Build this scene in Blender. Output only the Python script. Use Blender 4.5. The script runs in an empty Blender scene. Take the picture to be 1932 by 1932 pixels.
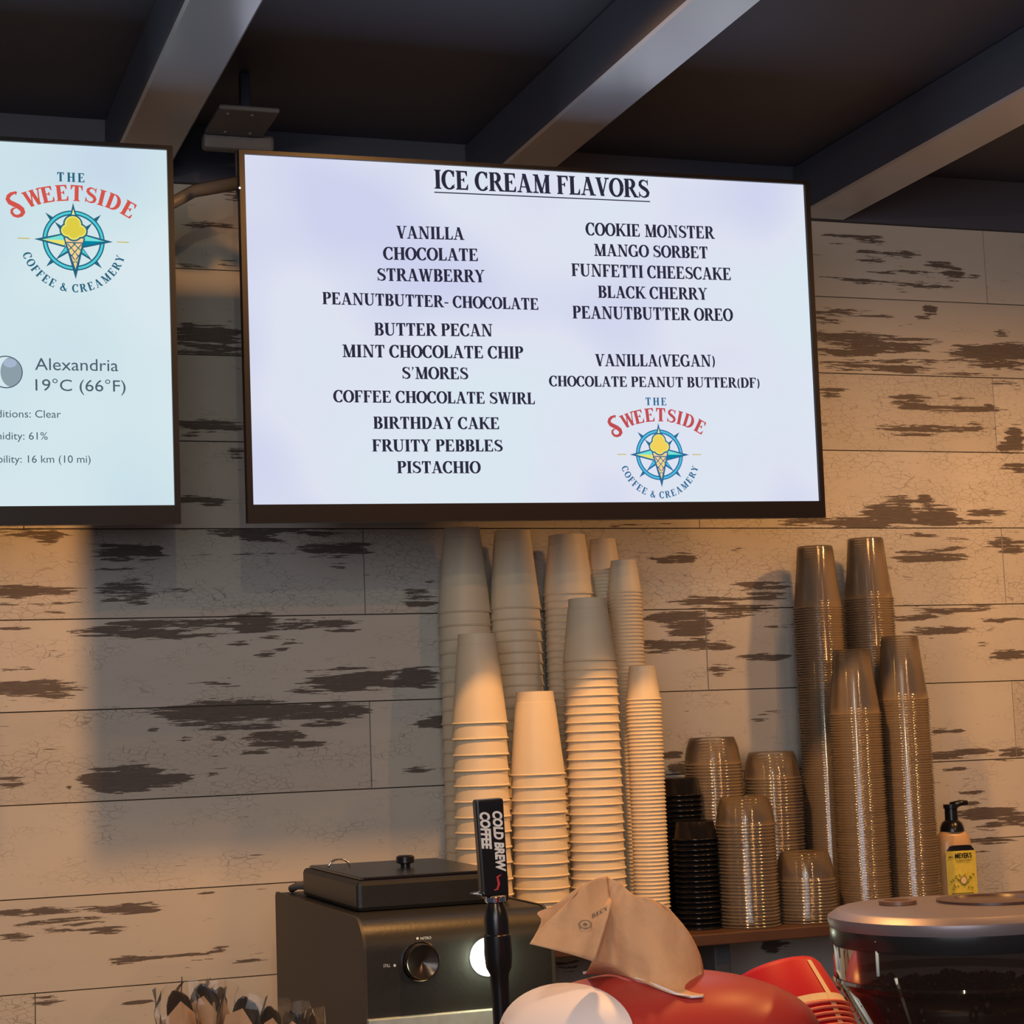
import bpy, bmesh, math, random
from mathutils import Vector, Matrix, Euler
PI = math.pi
R_ = random.Random(7)
sc = bpy.context.scene
C = sc.collection

# ------------------------------------------------------------------ camera
CAM = Vector((0, -3.2256622672634636, -0.35341985202271026))
RV = Vector((0.9439926, -0.32790428, -0.03683414))
UV = Vector((-0.00198299, -0.1172655, 0.99309862))
FV = Vector((0.32996066, 0.93740471, 0.11134799))
FPX = 3616.935
cam = bpy.data.cameras.new('camera')
cam.sensor_width = 36.0
cam.lens = FPX / 1932 * 36.0
cam.clip_start = .05
camo = bpy.data.objects.new('camera', cam)
C.objects.link(camo)
mw = Matrix((RV, UV, -FV)).transposed().to_4x4()
mw.translation = CAM
camo.matrix_world = mw
sc.camera = camo

# ------------------------------------------------------------------ world, exposure
w = bpy.data.worlds.new('world')
sc.world = w
w.use_nodes = True
w.node_tree.nodes['Background'].inputs[0].default_value = (.55, .62, .85, 1)
w.node_tree.nodes['Background'].inputs[1].default_value = .07
sc.view_settings.view_transform = 'Standard'
sc.view_settings.look = 'None'
sc.view_settings.exposure = 0
sc.view_settings.gamma = 1
sc.view_settings.use_curve_mapping = False
sc.cycles.transparent_max_bounces = 32
sc.cycles.sample_clamp_indirect = 3.0

# ------------------------------------------------------------------ lights
def light(name, kind, loc, energy, col, aim=None, **kw):
    l = bpy.data.lights.new(name, kind)
    l.energy = energy
    l.color = col
    for k, v in kw.items():
        setattr(l, k, v)
    o = bpy.data.objects.new(name, l)
    C.objects.link(o)
    o.location = loc
    if aim is not None:
        o.rotation_euler = (Vector(aim) - Vector(loc)).to_track_quat('-Z', 'Y').to_euler()
    return o
WARM = (1, .47, .14)
SP = dict(spot_size=math.radians(146), spot_blend=.55)
light('ceiling_spot_left', 'SPOT', (.82, -1.05, .675), 60, WARM, (.82, -.78, -.5), shadow_soft_size=.034, **SP)
light('ceiling_spot_middle', 'SPOT', (1.60, -1.05, .62), 13, WARM, (1.60, -.80, -.5), shadow_soft_size=.12, **SP)
light('ceiling_spot_right', 'SPOT', (2.26, -1.05, .62), 38, WARM, (2.20, -.80, -.5), shadow_soft_size=.05, **SP)
light('foreground_fill_spot', 'SPOT', (.10, -2.75, .66), 40, (1, .70, .44), (.74, -1.72, -.6), spot_size=math.radians(50), spot_blend=.6, shadow_soft_size=.10)  # unseen spot added to brighten the napkin, dispenser and red cups
# three small pendant bulbs over the customer side: the glint columns on the clear cups
light('pendant_bulb_amber', 'POINT', (-.95, -1.35, .58), 7, (1, .50, .08), shadow_soft_size=.008)
light('pendant_bulb_gold', 'POINT', (.02, -3.5, .45), 17, (1, .84, .46), shadow_soft_size=.013)
light('pendant_bulb_rose', 'POINT', (1.80, -3.2, .58), 24, (1, .46, .18), shadow_soft_size=.014)
light('fill_behind_camera', 'AREA', (-.9, -4.9, .1), 44, (.90, .92, 1), (.9, 0, -.1), shape='RECTANGLE', size=2.2, size_y=1.2)  # unseen area fill added behind the camera to lift the shadows

# ------------------------------------------------------------------ pixel helpers (photo is 1932 x 1932)
def W(px, py, Y=0.0):
    d = FV + RV * ((px - 966) / FPX) - UV * ((py - 966) / FPX)
    t = (Y - CAM.y) / d.y
    return CAM + d * t
def ray(px, py):
    return FV + RV * ((px - 966) / FPX) - UV * ((py - 966) / FPX)

# ------------------------------------------------------------------ materials
def nmat(name):
    m = bpy.data.materials.new(name)
    m.use_nodes = True
    nt = m.node_tree
    return m, nt, nt.nodes['Principled BSDF']
def N(nt, typ, **kw):
    n = nt.nodes.new(typ)
    for k, v in kw.items():
        setattr(n, k, v)
    return n
def pmat(name, col, rough=.5, metal=0, noise=.0, nscale=30, bump=0, spec=.5, emit=None, es=0, coat=0, coatr=.03, coatior=1.5):
    m, nt, b = nmat(name)
    b.inputs['Base Color'].default_value = (*col, 1)
    b.inputs['Roughness'].default_value = rough
    b.inputs['Metallic'].default_value = metal
    b.inputs['Specular IOR Level'].default_value = spec
    b.inputs['Coat Weight'].default_value = coat
    b.inputs['Coat Roughness'].default_value = coatr
    if coat: b.inputs['Coat IOR'].default_value = coatior
    if emit:
        b.inputs['Emission Color'].default_value = (*emit, 1)
        b.inputs['Emission Strength'].default_value = es
    if noise or bump:
        tc = N(nt, 'ShaderNodeTexCoord')
        nz = N(nt, 'ShaderNodeTexNoise')
        nz.inputs['Scale'].default_value = nscale
        nz.inputs['Detail'].default_value = 5
        nt.links.new(tc.outputs['Object'], nz.inputs['Vector'])
        if noise:
            mx = N(nt, 'ShaderNodeMix', data_type='RGBA')
            mx.inputs[6].default_value = (*[c * (1 - noise) for c in col], 1)
            mx.inputs[7].default_value = (*[min(1, c * (1 + noise)) for c in col], 1)
            nt.links.new(nz.outputs['Fac'], mx.inputs[0])
            nt.links.new(mx.outputs[2], b.inputs['Base Color'])
        if bump:
            bp = N(nt, 'ShaderNodeBump')
            bp.inputs['Strength'].default_value = bump
            bp.inputs['Distance'].default_value = .002
            nt.links.new(nz.outputs['Fac'], bp.inputs['Height'])
            nt.links.new(bp.outputs[0], b.inputs['Normal'])
    return m
def emat(name, col, s=1.0):
    m = bpy.data.materials.new(name)
    m.use_nodes = True
    nt = m.node_tree
    nt.nodes.clear()
    e = N(nt, 'ShaderNodeEmission')
    e.inputs[0].default_value = (*col, 1)
    e.inputs[1].default_value = s
    o = N(nt, 'ShaderNodeOutputMaterial')
    nt.links.new(e.outputs[0], o.inputs[0])
    return m
def srgb(r, g, b):
    f = lambda c: (c / 255 / 12.92) if c / 255 <= .04045 else ((c / 255 + .055) / 1.055) ** 2.4
    return (f(r), f(g), f(b))
def clearmat(name, col, alpha, rough=.12, fres=.6, tint=(.98, .98, .98), ior=1.45):
    """thin clear plastic: transparent with a little haze, and a full-strength clear-coat reflection"""
    m = bpy.data.materials.new(name)
    m.use_nodes = True
    nt = m.node_tree
    nt.nodes.clear()
    L = nt.links.new
    tr = N(nt, 'ShaderNodeBsdfTransparent'); tr.inputs[0].default_value = (*tint, 1)
    df = N(nt, 'ShaderNodeBsdfDiffuse'); df.inputs[0].default_value = (*col, 1)
    gl = N(nt, 'ShaderNodeBsdfGlossy'); gl.inputs['Roughness'].default_value = rough
    lw = N(nt, 'ShaderNodeLayerWeight'); lw.inputs[0].default_value = .25
    ma = N(nt, 'ShaderNodeMath', operation='MULTIPLY_ADD'); ma.inputs[1].default_value = fres * .5; ma.inputs[2].default_value = alpha
    L(lw.outputs['Facing'], ma.inputs[0])
    m1 = N(nt, 'ShaderNodeMixShader'); L(ma.outputs[0], m1.inputs[0]); L(tr.outputs[0], m1.inputs[1]); L(df.outputs[0], m1.inputs[2])
    fr = N(nt, 'ShaderNodeFresnel'); fr.inputs[0].default_value = ior
    fm = N(nt, 'ShaderNodeMath', operation='MULTIPLY'); fm.inputs[1].default_value = .9
    L(fr.outputs[0], fm.inputs[0])
    m2 = N(nt, 'ShaderNodeMixShader'); L(fm.outputs[0], m2.inputs[0]); L(m1.outputs[0], m2.inputs[1]); L(gl.outputs[0], m2.inputs[2])
    o = N(nt, 'ShaderNodeOutputMaterial'); L(m2.outputs[0], o.inputs[0])
    return m

def plank_material():
    m, nt, b = nmat('distressed_white_plank')
    L = nt.links.new
    tc = N(nt, 'ShaderNodeTexCoord')
    at = N(nt, 'ShaderNodeAttribute', attribute_name='wear')
    cr = N(nt, 'ShaderNodeAttribute', attribute_name='crackle')
    tn = N(nt, 'ShaderNodeAttribute', attribute_name='tone')
    def mapping(s, loc=(0, 0, 0)):
        mp = N(nt, 'ShaderNodeMapping')
        mp.inputs['Scale'].default_value = s
        mp.inputs['Location'].default_value = loc
        L(tc.outputs['Object'], mp.inputs[0])
        return mp
    def noise(s, det=6, loc=(0, 0, 0), rough=.6):
        n = N(nt, 'ShaderNodeTexNoise')
        n.inputs['Scale'].default_value = 1
        n.inputs['Detail'].default_value = det
        n.inputs['Roughness'].default_value = rough
        L(mapping(s, loc).outputs[0], n.inputs['Vector'])
        return n
    def math_(op, a, c=None, d=None):
        n = N(nt, 'ShaderNodeMath', operation=op)
        for i, v in enumerate((a, c, d)):
            if v is None: continue
            if isinstance(v, (int, float)): n.inputs[i].default_value = v
            else: L(v, n.inputs[i])
        return n.outputs[0]
    def smooth(v, lo, hi):
        n = N(nt, 'ShaderNodeMapRange', interpolation_type='SMOOTHSTEP')
        L(v, n.inputs[0])
        n.inputs[1].default_value = lo
        n.inputs[2].default_value = hi
        return n.outputs[0]
    n1 = noise((10, 1, 170), 8, rough=.64)
    n2 = noise((34, 1, 420), 4, (5, 0, 3))
    nb = noise((5, 1, 26), 3, (9, 0, 2))
    s = math_('MULTIPLY_ADD', math_('SUBTRACT', n1.outputs[0], .5), 2.7, at.outputs['Fac'])
    s = math_('MULTIPLY_ADD', math_('SUBTRACT', n2.outputs[0], .5), 1.1, s)
    s = math_('MULTIPLY_ADD', math_('SUBTRACT', nb.outputs[0], .5), .7, s)
    bare = smooth(s, .50, .56)
    # crackle lines
    vo = N(nt, 'ShaderNodeTexVoronoi', feature='DISTANCE_TO_EDGE')
    vo.inputs['Scale'].default_value = 1
    wob = noise((30, 1, 30), 2)
    mp = mapping((52, 1, 130))
    va = N(nt, 'ShaderNodeVectorMath', operation='MULTIPLY_ADD')
    va.inputs[1].default_value = (.9, 0, .9)
    L(wob.outputs['Color'], va.inputs[0])
    L(mp.outputs[0], va.inputs[2])
    L(va.outputs[0], vo.inputs['Vector'])
    line = smooth(vo.outputs['Distance'], .042, .006)
    cm = noise((9, 1, 22), 3, (3, 0, 8))
    cmask = smooth(math_('ADD', math_('MULTIPLY', cr.outputs['Fac'], .26), math_('MULTIPLY', cm.outputs[0], 1)), .60, .80)
    line = math_('MULTIPLY', line, math_('MULTIPLY', cmask, .50))
    # paint
    pn = noise((3, 1, 9), 4, (1, 0, 1))
    paint = N(nt, 'ShaderNodeMix', data_type='RGBA')
    paint.inputs[6].default_value = (.47, .435, .385, 1)
    paint.inputs[7].default_value = (.64, .60, .54, 1)
    L(math_('MULTIPLY_ADD', tn.outputs['Fac'], .5, math_('MULTIPLY', pn.outputs[0], .7)), paint.inputs[0])
    wood = N(nt, 'ShaderNodeMix', data_type='RGBA')
    wood.inputs[6].default_value = (.075, .058, .05, 1)
    wood.inputs[7].default_value = (.20, .165, .145, 1)
    L(n2.outputs[0], wood.inputs[0])
    m1 = N(nt, 'ShaderNodeMix', data_type='RGBA')
    L(line, m1.inputs[0]); L(paint.outputs[2], m1.inputs[6])
    m1.inputs[7].default_value = (.11, .085, .07, 1)
    m2 = N(nt, 'ShaderNodeMix', data_type='RGBA')
    L(bare, m2.inputs[0]); L(m1.outputs[2], m2.inputs[6]); L(wood.outputs[2], m2.inputs[7])
    L(m2.outputs[2], b.inputs['Base Color'])
    b.inputs['Roughness'].default_value = .62
    b.inputs['Specular IOR Level'].default_value = .25
    g = noise((300, 1, 420), 2)
    h = math_('SUBTRACT', math_('MULTIPLY', g.outputs[0], .25), math_('ADD', bare, line))
    bp = N(nt, 'ShaderNodeBump')
    bp.inputs['Strength'].default_value = .35
    bp.inputs['Distance'].default_value = .0012
    L(h, bp.inputs['Height']); L(bp.outputs[0], b.inputs['Normal'])
    return m

M = dict(
    plank=plank_material(),
    black_board=pmat('dark_backing', (.012, .010, .010), .9),
    ceiling=pmat('dark_painted_ceiling', (.080, .085, .118), .6, noise=.12, nscale=4, bump=.1),
    beam=pmat('semi_gloss_beam_face', (.33, .36, .44), .36, noise=.08, nscale=9, bump=.12, coat=1, coatr=.24, coatior=2.3),
    floor=pmat('dark_floor', (.08, .07, .06), .5, noise=.2),
    tv=pmat('tv_black_plastic', (.0045, .004, .008), .42, spec=.22),
    ink=emat('screen_ink', srgb(44, 42, 62), 1),
    shelf=pmat('brown_shelf_wood', (.085, .043, .030), .45, noise=.35, nscale=14, bump=.1),
    paper=pmat('white_paper_cup', (.78, .665, .49), .48, noise=.02, nscale=60, spec=.35),
    blackpl=pmat('black_plastic', (.010, .010, .013), .25),
    blackmatte=pmat('black_powder_coat', (.013, .013, .012), .42, noise=.15, nscale=200, bump=.12),
    steel=pmat('brushed_steel', (.50, .56, .53), .5, .35, noise=.25, nscale=70),
    chrome=pmat('chrome', (.8, .8, .8), .12, 1),
    white=pmat('white_print', (.85, .84, .82), .6),
    blacklid=pmat('black_lid_plastic', (.008, .008, .011), .16, spec=.4),
    redprint=pmat('red_print', (.65, .04, .05), .5),
    napkin=pmat('kraft_napkin', (.56, .325, .18), .85, noise=.10, nscale=120, bump=.5),
    napprint=pmat('grey_print', (.17, .14, .10), .8),
    redgloss=pmat('red_gloss_plastic', (.36, .032, .030), .36, coat=.0, noise=.05),
    pale=pmat('pale_lip_and_reflection', (.70, .67, .76), .5, noise=.05, nscale=18),
    redpaper=pmat('red_paper', (.50, .008, .022), .5, spec=.3),
    cream=pmat('cream_print', (.80, .60, .36), .5),
    pinkedge=pmat('pale_red_rim', (.80, .22, .16), .45),
    lidgrey=pmat('grey_satin_metal', (.20, .17, .195), .40, .5),
    darkband=pmat('dark_band', (.013, .013, .015), .25),
    bean=pmat('coffee_bean', (.030, .013, .008), .35, noise=.3),
    amber=pmat('soap_bottle_plastic', (.60, .38, .20), .3),
    label=None, green=pmat('label_green', (.16, .17, .015), .6),
    counter=pmat('dark_stone_counter', (.05, .045, .04), .4, noise=.3),
    metalgrey=pmat('painted_bracket_metal', (.13, .13, .14), .5, noise=.1),
    lamp=emat('white_button_light', (.97, 1, .86), 5.5),
    lampring=pmat('button_ring', (.25, .3, .2), .5, emit=(.5, .6, .4), es=1.0),
    glow=emat('indicator_light', (.8, .8, .9), 1.2),
)
M['clearcup'] = clearmat('clear_plastic_cup', (.74, .58, .43), .050, .09, .34)
M['clearlid'] = clearmat('clear_plastic_dome_lid', (.74, .58, .43), .050, .09, .34)
M['clearrim'] = clearmat('clear_plastic_rim', (.70, .55, .40), .14, .12, .5, ior=1.9)
M['glass'] = clearmat('smoky_hopper_plastic', (.05, .035, .03), .22, .04, .5, (.50, .46, .44), ior=1.22)
M['film'] = clearmat('clear_film', (.70, .55, .40), .035, .10, .16, ior=1.3)
def label_mat():
    m, nt, b = nmat('yellow_leafy_label')
    tc = N(nt, 'ShaderNodeTexCoord')
    vo = N(nt, 'ShaderNodeTexNoise')
    vo.inputs['Scale'].default_value = 140
    nt.links.new(tc.outputs['Object'], vo.inputs['Vector'])
    mx = N(nt, 'ShaderNodeMix', data_type='RGBA')
    mx.inputs[6].default_value = (.62, .50, .05, 1)
    mx.inputs[7].default_value = (.80, .68, .12, 1)
    nt.links.new(vo.outputs[0], mx.inputs[0])
    nt.links.new(mx.outputs[2], b.inputs['Base Color'])
    b.inputs['Roughness'].default_value = .5
    return m
M['label'] = label_mat()

# ------------------------------------------------------------------ object helpers
def tag(o, label=None, cat=None, group=None, kind=None):
    if label: o['label'] = label
    if cat: o['category'] = cat
    if group: o['group'] = group
    if kind: o['kind'] = kind
    return o
def empty(name, loc=(0, 0, 0), rot=None):
    o = bpy.data.objects.new(name, None)
    o.empty_display_size = .05
    C.objects.link(o)
    o.location = loc
    if rot is not None: o.rotation_euler = rot
    return o
def link(name, me, parent=None):
    o = bpy.data.objects.new(name, me)
    C.objects.link(o)
    if parent is not None: o.parent = parent
    return o
def mesh(name, vs, fs, mats, parent=None, smooth=False, mi=None):
    me = bpy.data.meshes.new(name)
    me.from_pydata([tuple(v) for v in vs], [], fs)
    if not isinstance(mats, (list, tuple)): mats = [mats]
    for m in mats: me.materials.append(m)
    if mi: me.polygons.foreach_set('material_index', mi)
    if smooth: me.polygons.foreach_set('use_smooth', [True] * len(me.polygons))
    me.update()
    return link(name, me, parent)
def bmobj(name, bm, mats, parent=None, smooth=False):
    me = bpy.data.meshes.new(name)
    bmesh.ops.recalc_face_normals(bm, faces=bm.faces)
    bm.to_mesh(me); bm.free()
    if not isinstance(mats, (list, tuple)): mats = [mats]
    for m in mats: me.materials.append(m)
    if smooth: me.polygons.foreach_set('use_smooth', [True] * len(me.polygons))
    return link(name, me, parent)
def box(name, lo, hi, mat, parent=None, bevel=0, seg=2):
    bm = bmesh.new()
    bmesh.ops.create_cube(bm, size=1)
    for v in bm.verts:
        v.co = Vector([lo[i] + (v.co[i] + .5) * (hi[i] - lo[i]) for i in range(3)])
    if bevel:
        bmesh.ops.bevel(bm, geom=bm.edges[:], offset=bevel, segments=seg, affect='EDGES', profile=.5)
    return bmobj(name, bm, mat, parent)
def lathe_data(prof, seg=24, closed=False):
    vs, fs = [], []
    n = len(prof)
    for r, z in prof:
        for k in range(seg):
            a = 2 * PI * k / seg
            vs.append((r * math.cos(a), r * math.sin(a), z))
    for i in range(n - 1):
        for k in range(seg):
            k2 = (k + 1) % seg
            fs.append((i * seg + k, i * seg + k2, (i + 1) * seg + k2, (i + 1) * seg + k))
    return vs, fs
def lathe(name, prof, mat, parent=None, seg=32, loc=None, smooth=True, caps=True):
    vs, fs = lathe_data(prof, seg)
    n = len(prof)
    if caps:
        if prof[0][0] > 1e-6: fs.append(tuple(reversed(range(seg))))
        if prof[-1][0] > 1e-6: fs.append(tuple((n - 1) * seg + k for k in range(seg)))
    o = mesh(name, vs, fs, mat, parent)
    if smooth:
        o.data.polygons.foreach_set('use_smooth', [True] * len(o.data.polygons))
        try: o.data.set_sharp_from_angle(angle=math.radians(42))
        except Exception: pass
    if loc is not None: o.location = loc
    return o
def tube(name, pts, r, mat, parent=None, seg=8):
    pts = [Vector(p) for p in pts]
    vs, fs = [], []
    prev = None
    for i, p in enumerate(pts):
        t = (pts[min(i + 1, len(pts) - 1)] - pts[max(i - 1, 0)]).normalized()
        u = t.cross(Vector((0, 0, 1)) if abs(t.z) < .9 else Vector((1, 0, 0))).normalized() if prev is None else (prev - t * prev.dot(t)).normalized()
        prev = u
        v = t.cross(u)
        rr = r[i] if isinstance(r, (list, tuple)) else r
        for k in range(seg):
            a = 2 * PI * k / seg
            vs.append(p + (u * math.cos(a) + v * math.sin(a)) * rr)
    for i in range(len(pts) - 1):
        for k in range(seg):
            k2 = (k + 1) % seg
            fs.append((i * seg + k, i * seg + k2, (i + 1) * seg + k2, (i + 1) * seg + k))
    fs.append(tuple(reversed(range(seg)))); fs.append(tuple((len(pts) - 1) * seg + k for k in range(seg)))
    return mesh(name, vs, fs, mat, parent, True)

# ------------------------------------------------------------------ a bold serif alphabet made of polygons
T_, TH = .225, .085      # thick and thin
def rect(x0, y0, x1, y1): return [(x0, y0), (x1, y0), (x1, y1), (x0, y1)]
def stroke(pts, ws):
    out = []
    L = []
    for i, p in enumerate(pts):
        a = pts[max(i - 1, 0)]; b = pts[min(i + 1, len(pts) - 1)]
        dx, dy = b[0] - a[0], b[1] - a[1]
        l = math.hypot(dx, dy) or 1
        nx, ny = -dy / l, dx / l
        h = ws[i] / 2
        L.append(((p[0] + nx * h, p[1] + ny * h), (p[0] - nx * h, p[1] - ny * h)))
    for i in range(len(L) - 1):
        out.append([L[i][0], L[i + 1][0], L[i + 1][1], L[i][1]])
    return out
def arc(cx, cy, rx, ry, a0, a1, thick=T_, thin=TH, n=18):
    pts, ws = [], []
    for i in range(n + 1):
        a = math.radians(a0 + (a1 - a0) * i / n)
        pts.append((cx + rx * math.cos(a), cy + ry * math.sin(a)))
        ws.append(thin + (thick - thin) * abs(math.cos(a)) ** 1.3)
    return stroke(pts, ws)
def serif(x, y, w, up=True):
    s = 1 if up else -1
    return [[(x - w, y), (x + w, y), (x + w, y + .045 * s), (x + .09, y + .085 * s), (x - .09, y + .085 * s), (x - w, y + .045 * s)]]
def stem(x, y0=0, y1=1, w=T_): return [rect(x - w / 2, y0, x + w / 2, y1)]
def S2(x, w=.19): return serif(x, 0, w) + serif(x, 1, w, False)
def diag(x0, y0, x1, y1, w):  # horizontal width w
    return [[(x0 - w / 2, y0), (x0 + w / 2, y0), (x1 + w / 2, y1), (x1 - w / 2, y1)]]
def armend(x, y, d, h=.2):   # triangular end of an arm
    return [[(x, y), (x, y + d * h), (x - .035, y + d * h), (x - .13, y)]]
def glyph(c):
    if c == 'I': return stem(.21) + S2(.21), .42
    if c in 'EF':
        g = stem(.2) + serif(.2, 1, .18, False) + serif(.2, 0, .18) + [rect(.2, 1 - TH, .66, 1)] + armend(.66, 1 - TH, -1, .2) + [rect(.2, .49, .5, .555)] + [[(.5, .40), (.5, .64), (.465, .64), (.40, .555), (.40, .49), (.465, .40)]]
        if c == 'E': g += [rect(.2, 0, .69, TH)] + armend(.70, TH, 1, .22)
        return g, (.76 if c == 'E' else .70)
    if c == 'L': return stem(.2) + S2(.2, .18) + [rect(.2, 0, .64, TH)] + armend(.65, TH, 1, .24), .69
    if c == 'T': return stem(.38) + serif(.38, 0, .19) + [rect(.04, 1 - TH, .72, 1)] + armend(.72, 1 - TH, -1, .24) + [[(.04, 1 - TH), (.04, .69), (.075, .69), (.17, 1 - TH)]], .76
    if c == 'H': return stem(.2) + S2(.2) + stem(.68) + S2(.68) + [rect(.2, .47, .68, .55)], .88
    if c == 'K': return stem(.2) + S2(.2) + diag(.33, .42, .68, 1, .09) + diag(.74, 0, .38, .60, .22) + serif(.70, 1, .17, False) + serif(.76, 0, .16), .88
    if c == 'M': return diag(.2, 0, .2, 1, .08) + stem(.86) + serif(.2, 0, .16) + serif(.86, 0, .19) + serif(.86, 1, .15, False) + serif(.2, 1, .15, False) + diag(.55, 0, .23, 1, .21) + diag(.52, 0, .82, 1, .08), 1.07
    if c == 'N': return diag(.19, 0, .19, 1, .08) + diag(.76, 0, .76, 1, .08) + serif(.19, 0, .16) + serif(.19, 1, .14, False) + serif(.76, 1, .16, False) + diag(.72, 0, .22, 1, .22), .94
    if c in 'PRB':
        g = stem(.2) + serif(.2, 0, .19) + serif(.2, 1, .17, False)
        if c == 'B': g += arc(.38, .755, .19, .21, -90, 90) + arc(.38, .265, .235, .232, -90, 90) + [rect(.2, .93, .38, 1), rect(.2, .495, .40, .565), rect(.2, 0, .38, .07)]; return g, .76
        g += arc(.38, .735, .21, .23, -90, 90) + [rect(.2, .93, .38, 1), rect(.2, .47, .38, .54)]
        if c == 'R': g += diag(.72, 0, .42, .52, .21) + serif(.74, 0, .14); return g, .84
        return g, .72
    if c == 'D': return stem(.2) + serif(.2, 0, .18) + serif(.2, 1, .18, False) + arc(.36, .5, .34, .465, -90, 90) + [rect(.2, .93, .37, 1), rect(.2, 0, .37, .07)], .84
    if c in 'OCG':
        if c == 'O': return arc(.42, .5, .32, .475, 0, 360, n=32), .84
        g = arc(.42, .5, .32, .475, 42, 318, n=26) + [[(.70, .66), (.70, 1), (.665, 1), (.58, .88), (.62, .66)]]
        if c == 'C': g += [[(.60, .17), (.66, .14), (.72, .26), (.69, .29)]]; return g, .76
        g += stem(.68, 0.03, .42, .18) + [rect(.48, .40, .84, .455)]; return g, .86
    if c == 'S':
        p = [(.58, .80), (.50, .90), (.38, .955), (.25, .93), (.15, .83), (.14, .70), (.24, .59), (.38, .51), (.52, .42), (.60, .29), (.56, .14), (.44, .06), (.30, .04), (.17, .11), (.09, .22)]
        ws = [.05, .07, .075, .12, .17, .19, .20, .21, .20, .19, .17, .11, .075, .07, .05]
        return stroke(p, ws) + [[(.61, .68), (.61, 1), (.575, 1), (.53, .86), (.57, .68)], [(.06, .32), (.06, 0), (.095, 0), (.14, .14), (.10, .32)]], .70
    if c == 'U': return stem(.2, .3) + diag(.7, .3, .7, 1, .08) + serif(.2, 1, .19, False) + serif(.7, 1, .16, False) + arc(.45, .32, .25, .29, 180, 270) + arc(.45, .32, .25, .29, 270, 360, .08), .88
    if c == 'V': return diag(.41, 0, .16, 1, .22) + diag(.39, 0, .66, 1, .08) + serif(.17, 1, .17, False) + serif(.67, 1, .14, False), .80
    if c == 'W': return diag(.37, 0, .16, 1, .21) + diag(.36, 0, .56, .96, .08) + diag(.77, 0, .56, 1, .21) + diag(.76, 0, .98, 1, .08) + serif(.16, 1, .16, False) + serif(.57, 1, .15, False) + serif(.98, 1, .13, False), 1.12
    if c == 'Y': return diag(.42, .42, .15, 1, .21) + diag(.40, .42, .66, 1, .08) + stem(.41, 0, .46) + serif(.41, 0, .18) + serif(.15, 1, .15, False) + serif(.66, 1, .13, False), .80
    if c == 'A': return diag(.68, 0, .40, 1, .22) + diag(.14, 0, .38, .98, .08) + serif(.70, 0, .18) + serif(.14, 0, .14) + [rect(.25, .27, .60, .335)], .86
    if c == '&':
        p = [(.88, .42), (.78, .25), (.62, .10), (.42, .03), (.24, .08), (.16, .24), (.24, .42), (.42, .58), (.52, .74), (.46, .90), (.34, .93), (.26, .80), (.34, .62), (.52, .38), (.74, .12), (.90, .03)]
        return stroke(p, [.05, .07, .09, .12, .17, .19, .16, .10, .11, .10, .11, .14, .19, .21, .18, .09]), .96
    if c == '(': return arc(.46, .42, .32, .62, 130, 230, .14, .05), .36
    if c == ')': return arc(-.08, .42, .32, .62, -50, 50, .14, .05), .36
    if c == '-': return [rect(.06, .33, .38, .44)], .42
    if c == "'": return [[(.08, .98), (.24, .98), (.22, .85), (.12, .68), (.08, .70), (.14, .83)]], .30
    return [], .32
def serif_polys(s, track=.0):
    x, out = 0, []
    for c in s:
        g, wd = glyph(c)
        out += [[(p[0] + x, p[1]) for p in poly] for poly in g]
        x += wd + track
    return out, x - track
class Flat:
    """flat print: polygons in local x,z with a stand-off along -y"""
    def __init__(s): s.v, s.f, s.m, s.mats = [], [], [], []
    def mat(s, m):
        if m not in s.mats: s.mats.append(m)
        return s.mats.index(m)
    def poly(s, pts, m, lift):
        i0 = len(s.v)
        area = sum(pts[i][0] * pts[(i + 1) % len(pts)][1] - pts[(i + 1) % len(pts)][0] * pts[i][1] for i in range(len(pts)))
        if area < 0: pts = pts[::-1]
        s.v += [(p[0], -lift, p[1]) for p in pts]
        s.f.append(tuple(range(i0, i0 + len(pts)))); s.m.append(s.mat(m))
    def build(s, name, parent):
        return mesh(name, s.v, s.f, s.mats, parent, mi=s.m)

def font_text(name, body, mat, parent, x, z, lift, h, width=None, align='LEFT', shear=0, bold=0, rot=0, flip=1):
    cu = bpy.data.curves.new(name, 'FONT')
    cu.body = body; cu.size = 1; cu.align_x = align; cu.offset = bold; cu.shear = shear
    cu.resolution_u = 4
    o = bpy.data.objects.new(name, cu); C.objects.link(o)
    bpy.context.view_layer.update()
    me = bpy.data.meshes.new_from_object(o.evaluated_get(bpy.context.evaluated_depsgraph_get()))
    bpy.data.objects.remove(o); bpy.data.curves.remove(cu)
    xs = [v.co.x for v in me.vertices]
    k = h / .73
    sx = (width / (max(xs) - min(xs))) if width else k
    x0 = min(xs) if align == 'LEFT' else 0
    cr, sr = math.cos(rot), math.sin(rot)
    for v in me.vertices:
        a, b = (v.co.x - x0) * sx, v.co.y * k
        v.co = Vector((x + a * cr - b * sr, -lift, z + a * sr + b * cr))
    me.materials.clear(); me.materials.append(mat)
    me.update()
    return link(name, me, parent)

# ------------------------------------------------------------------ the room shell
SH = -.7025                      # shelf top
ROWH = .15
ZT = .60                         # underside of the beams
CZ = .70                         # ceiling
wall = box('wall_back', (-1.2, .006, -1.95), (3.6, .08, CZ), M['black_board']); tag(wall, kind='structure')
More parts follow.
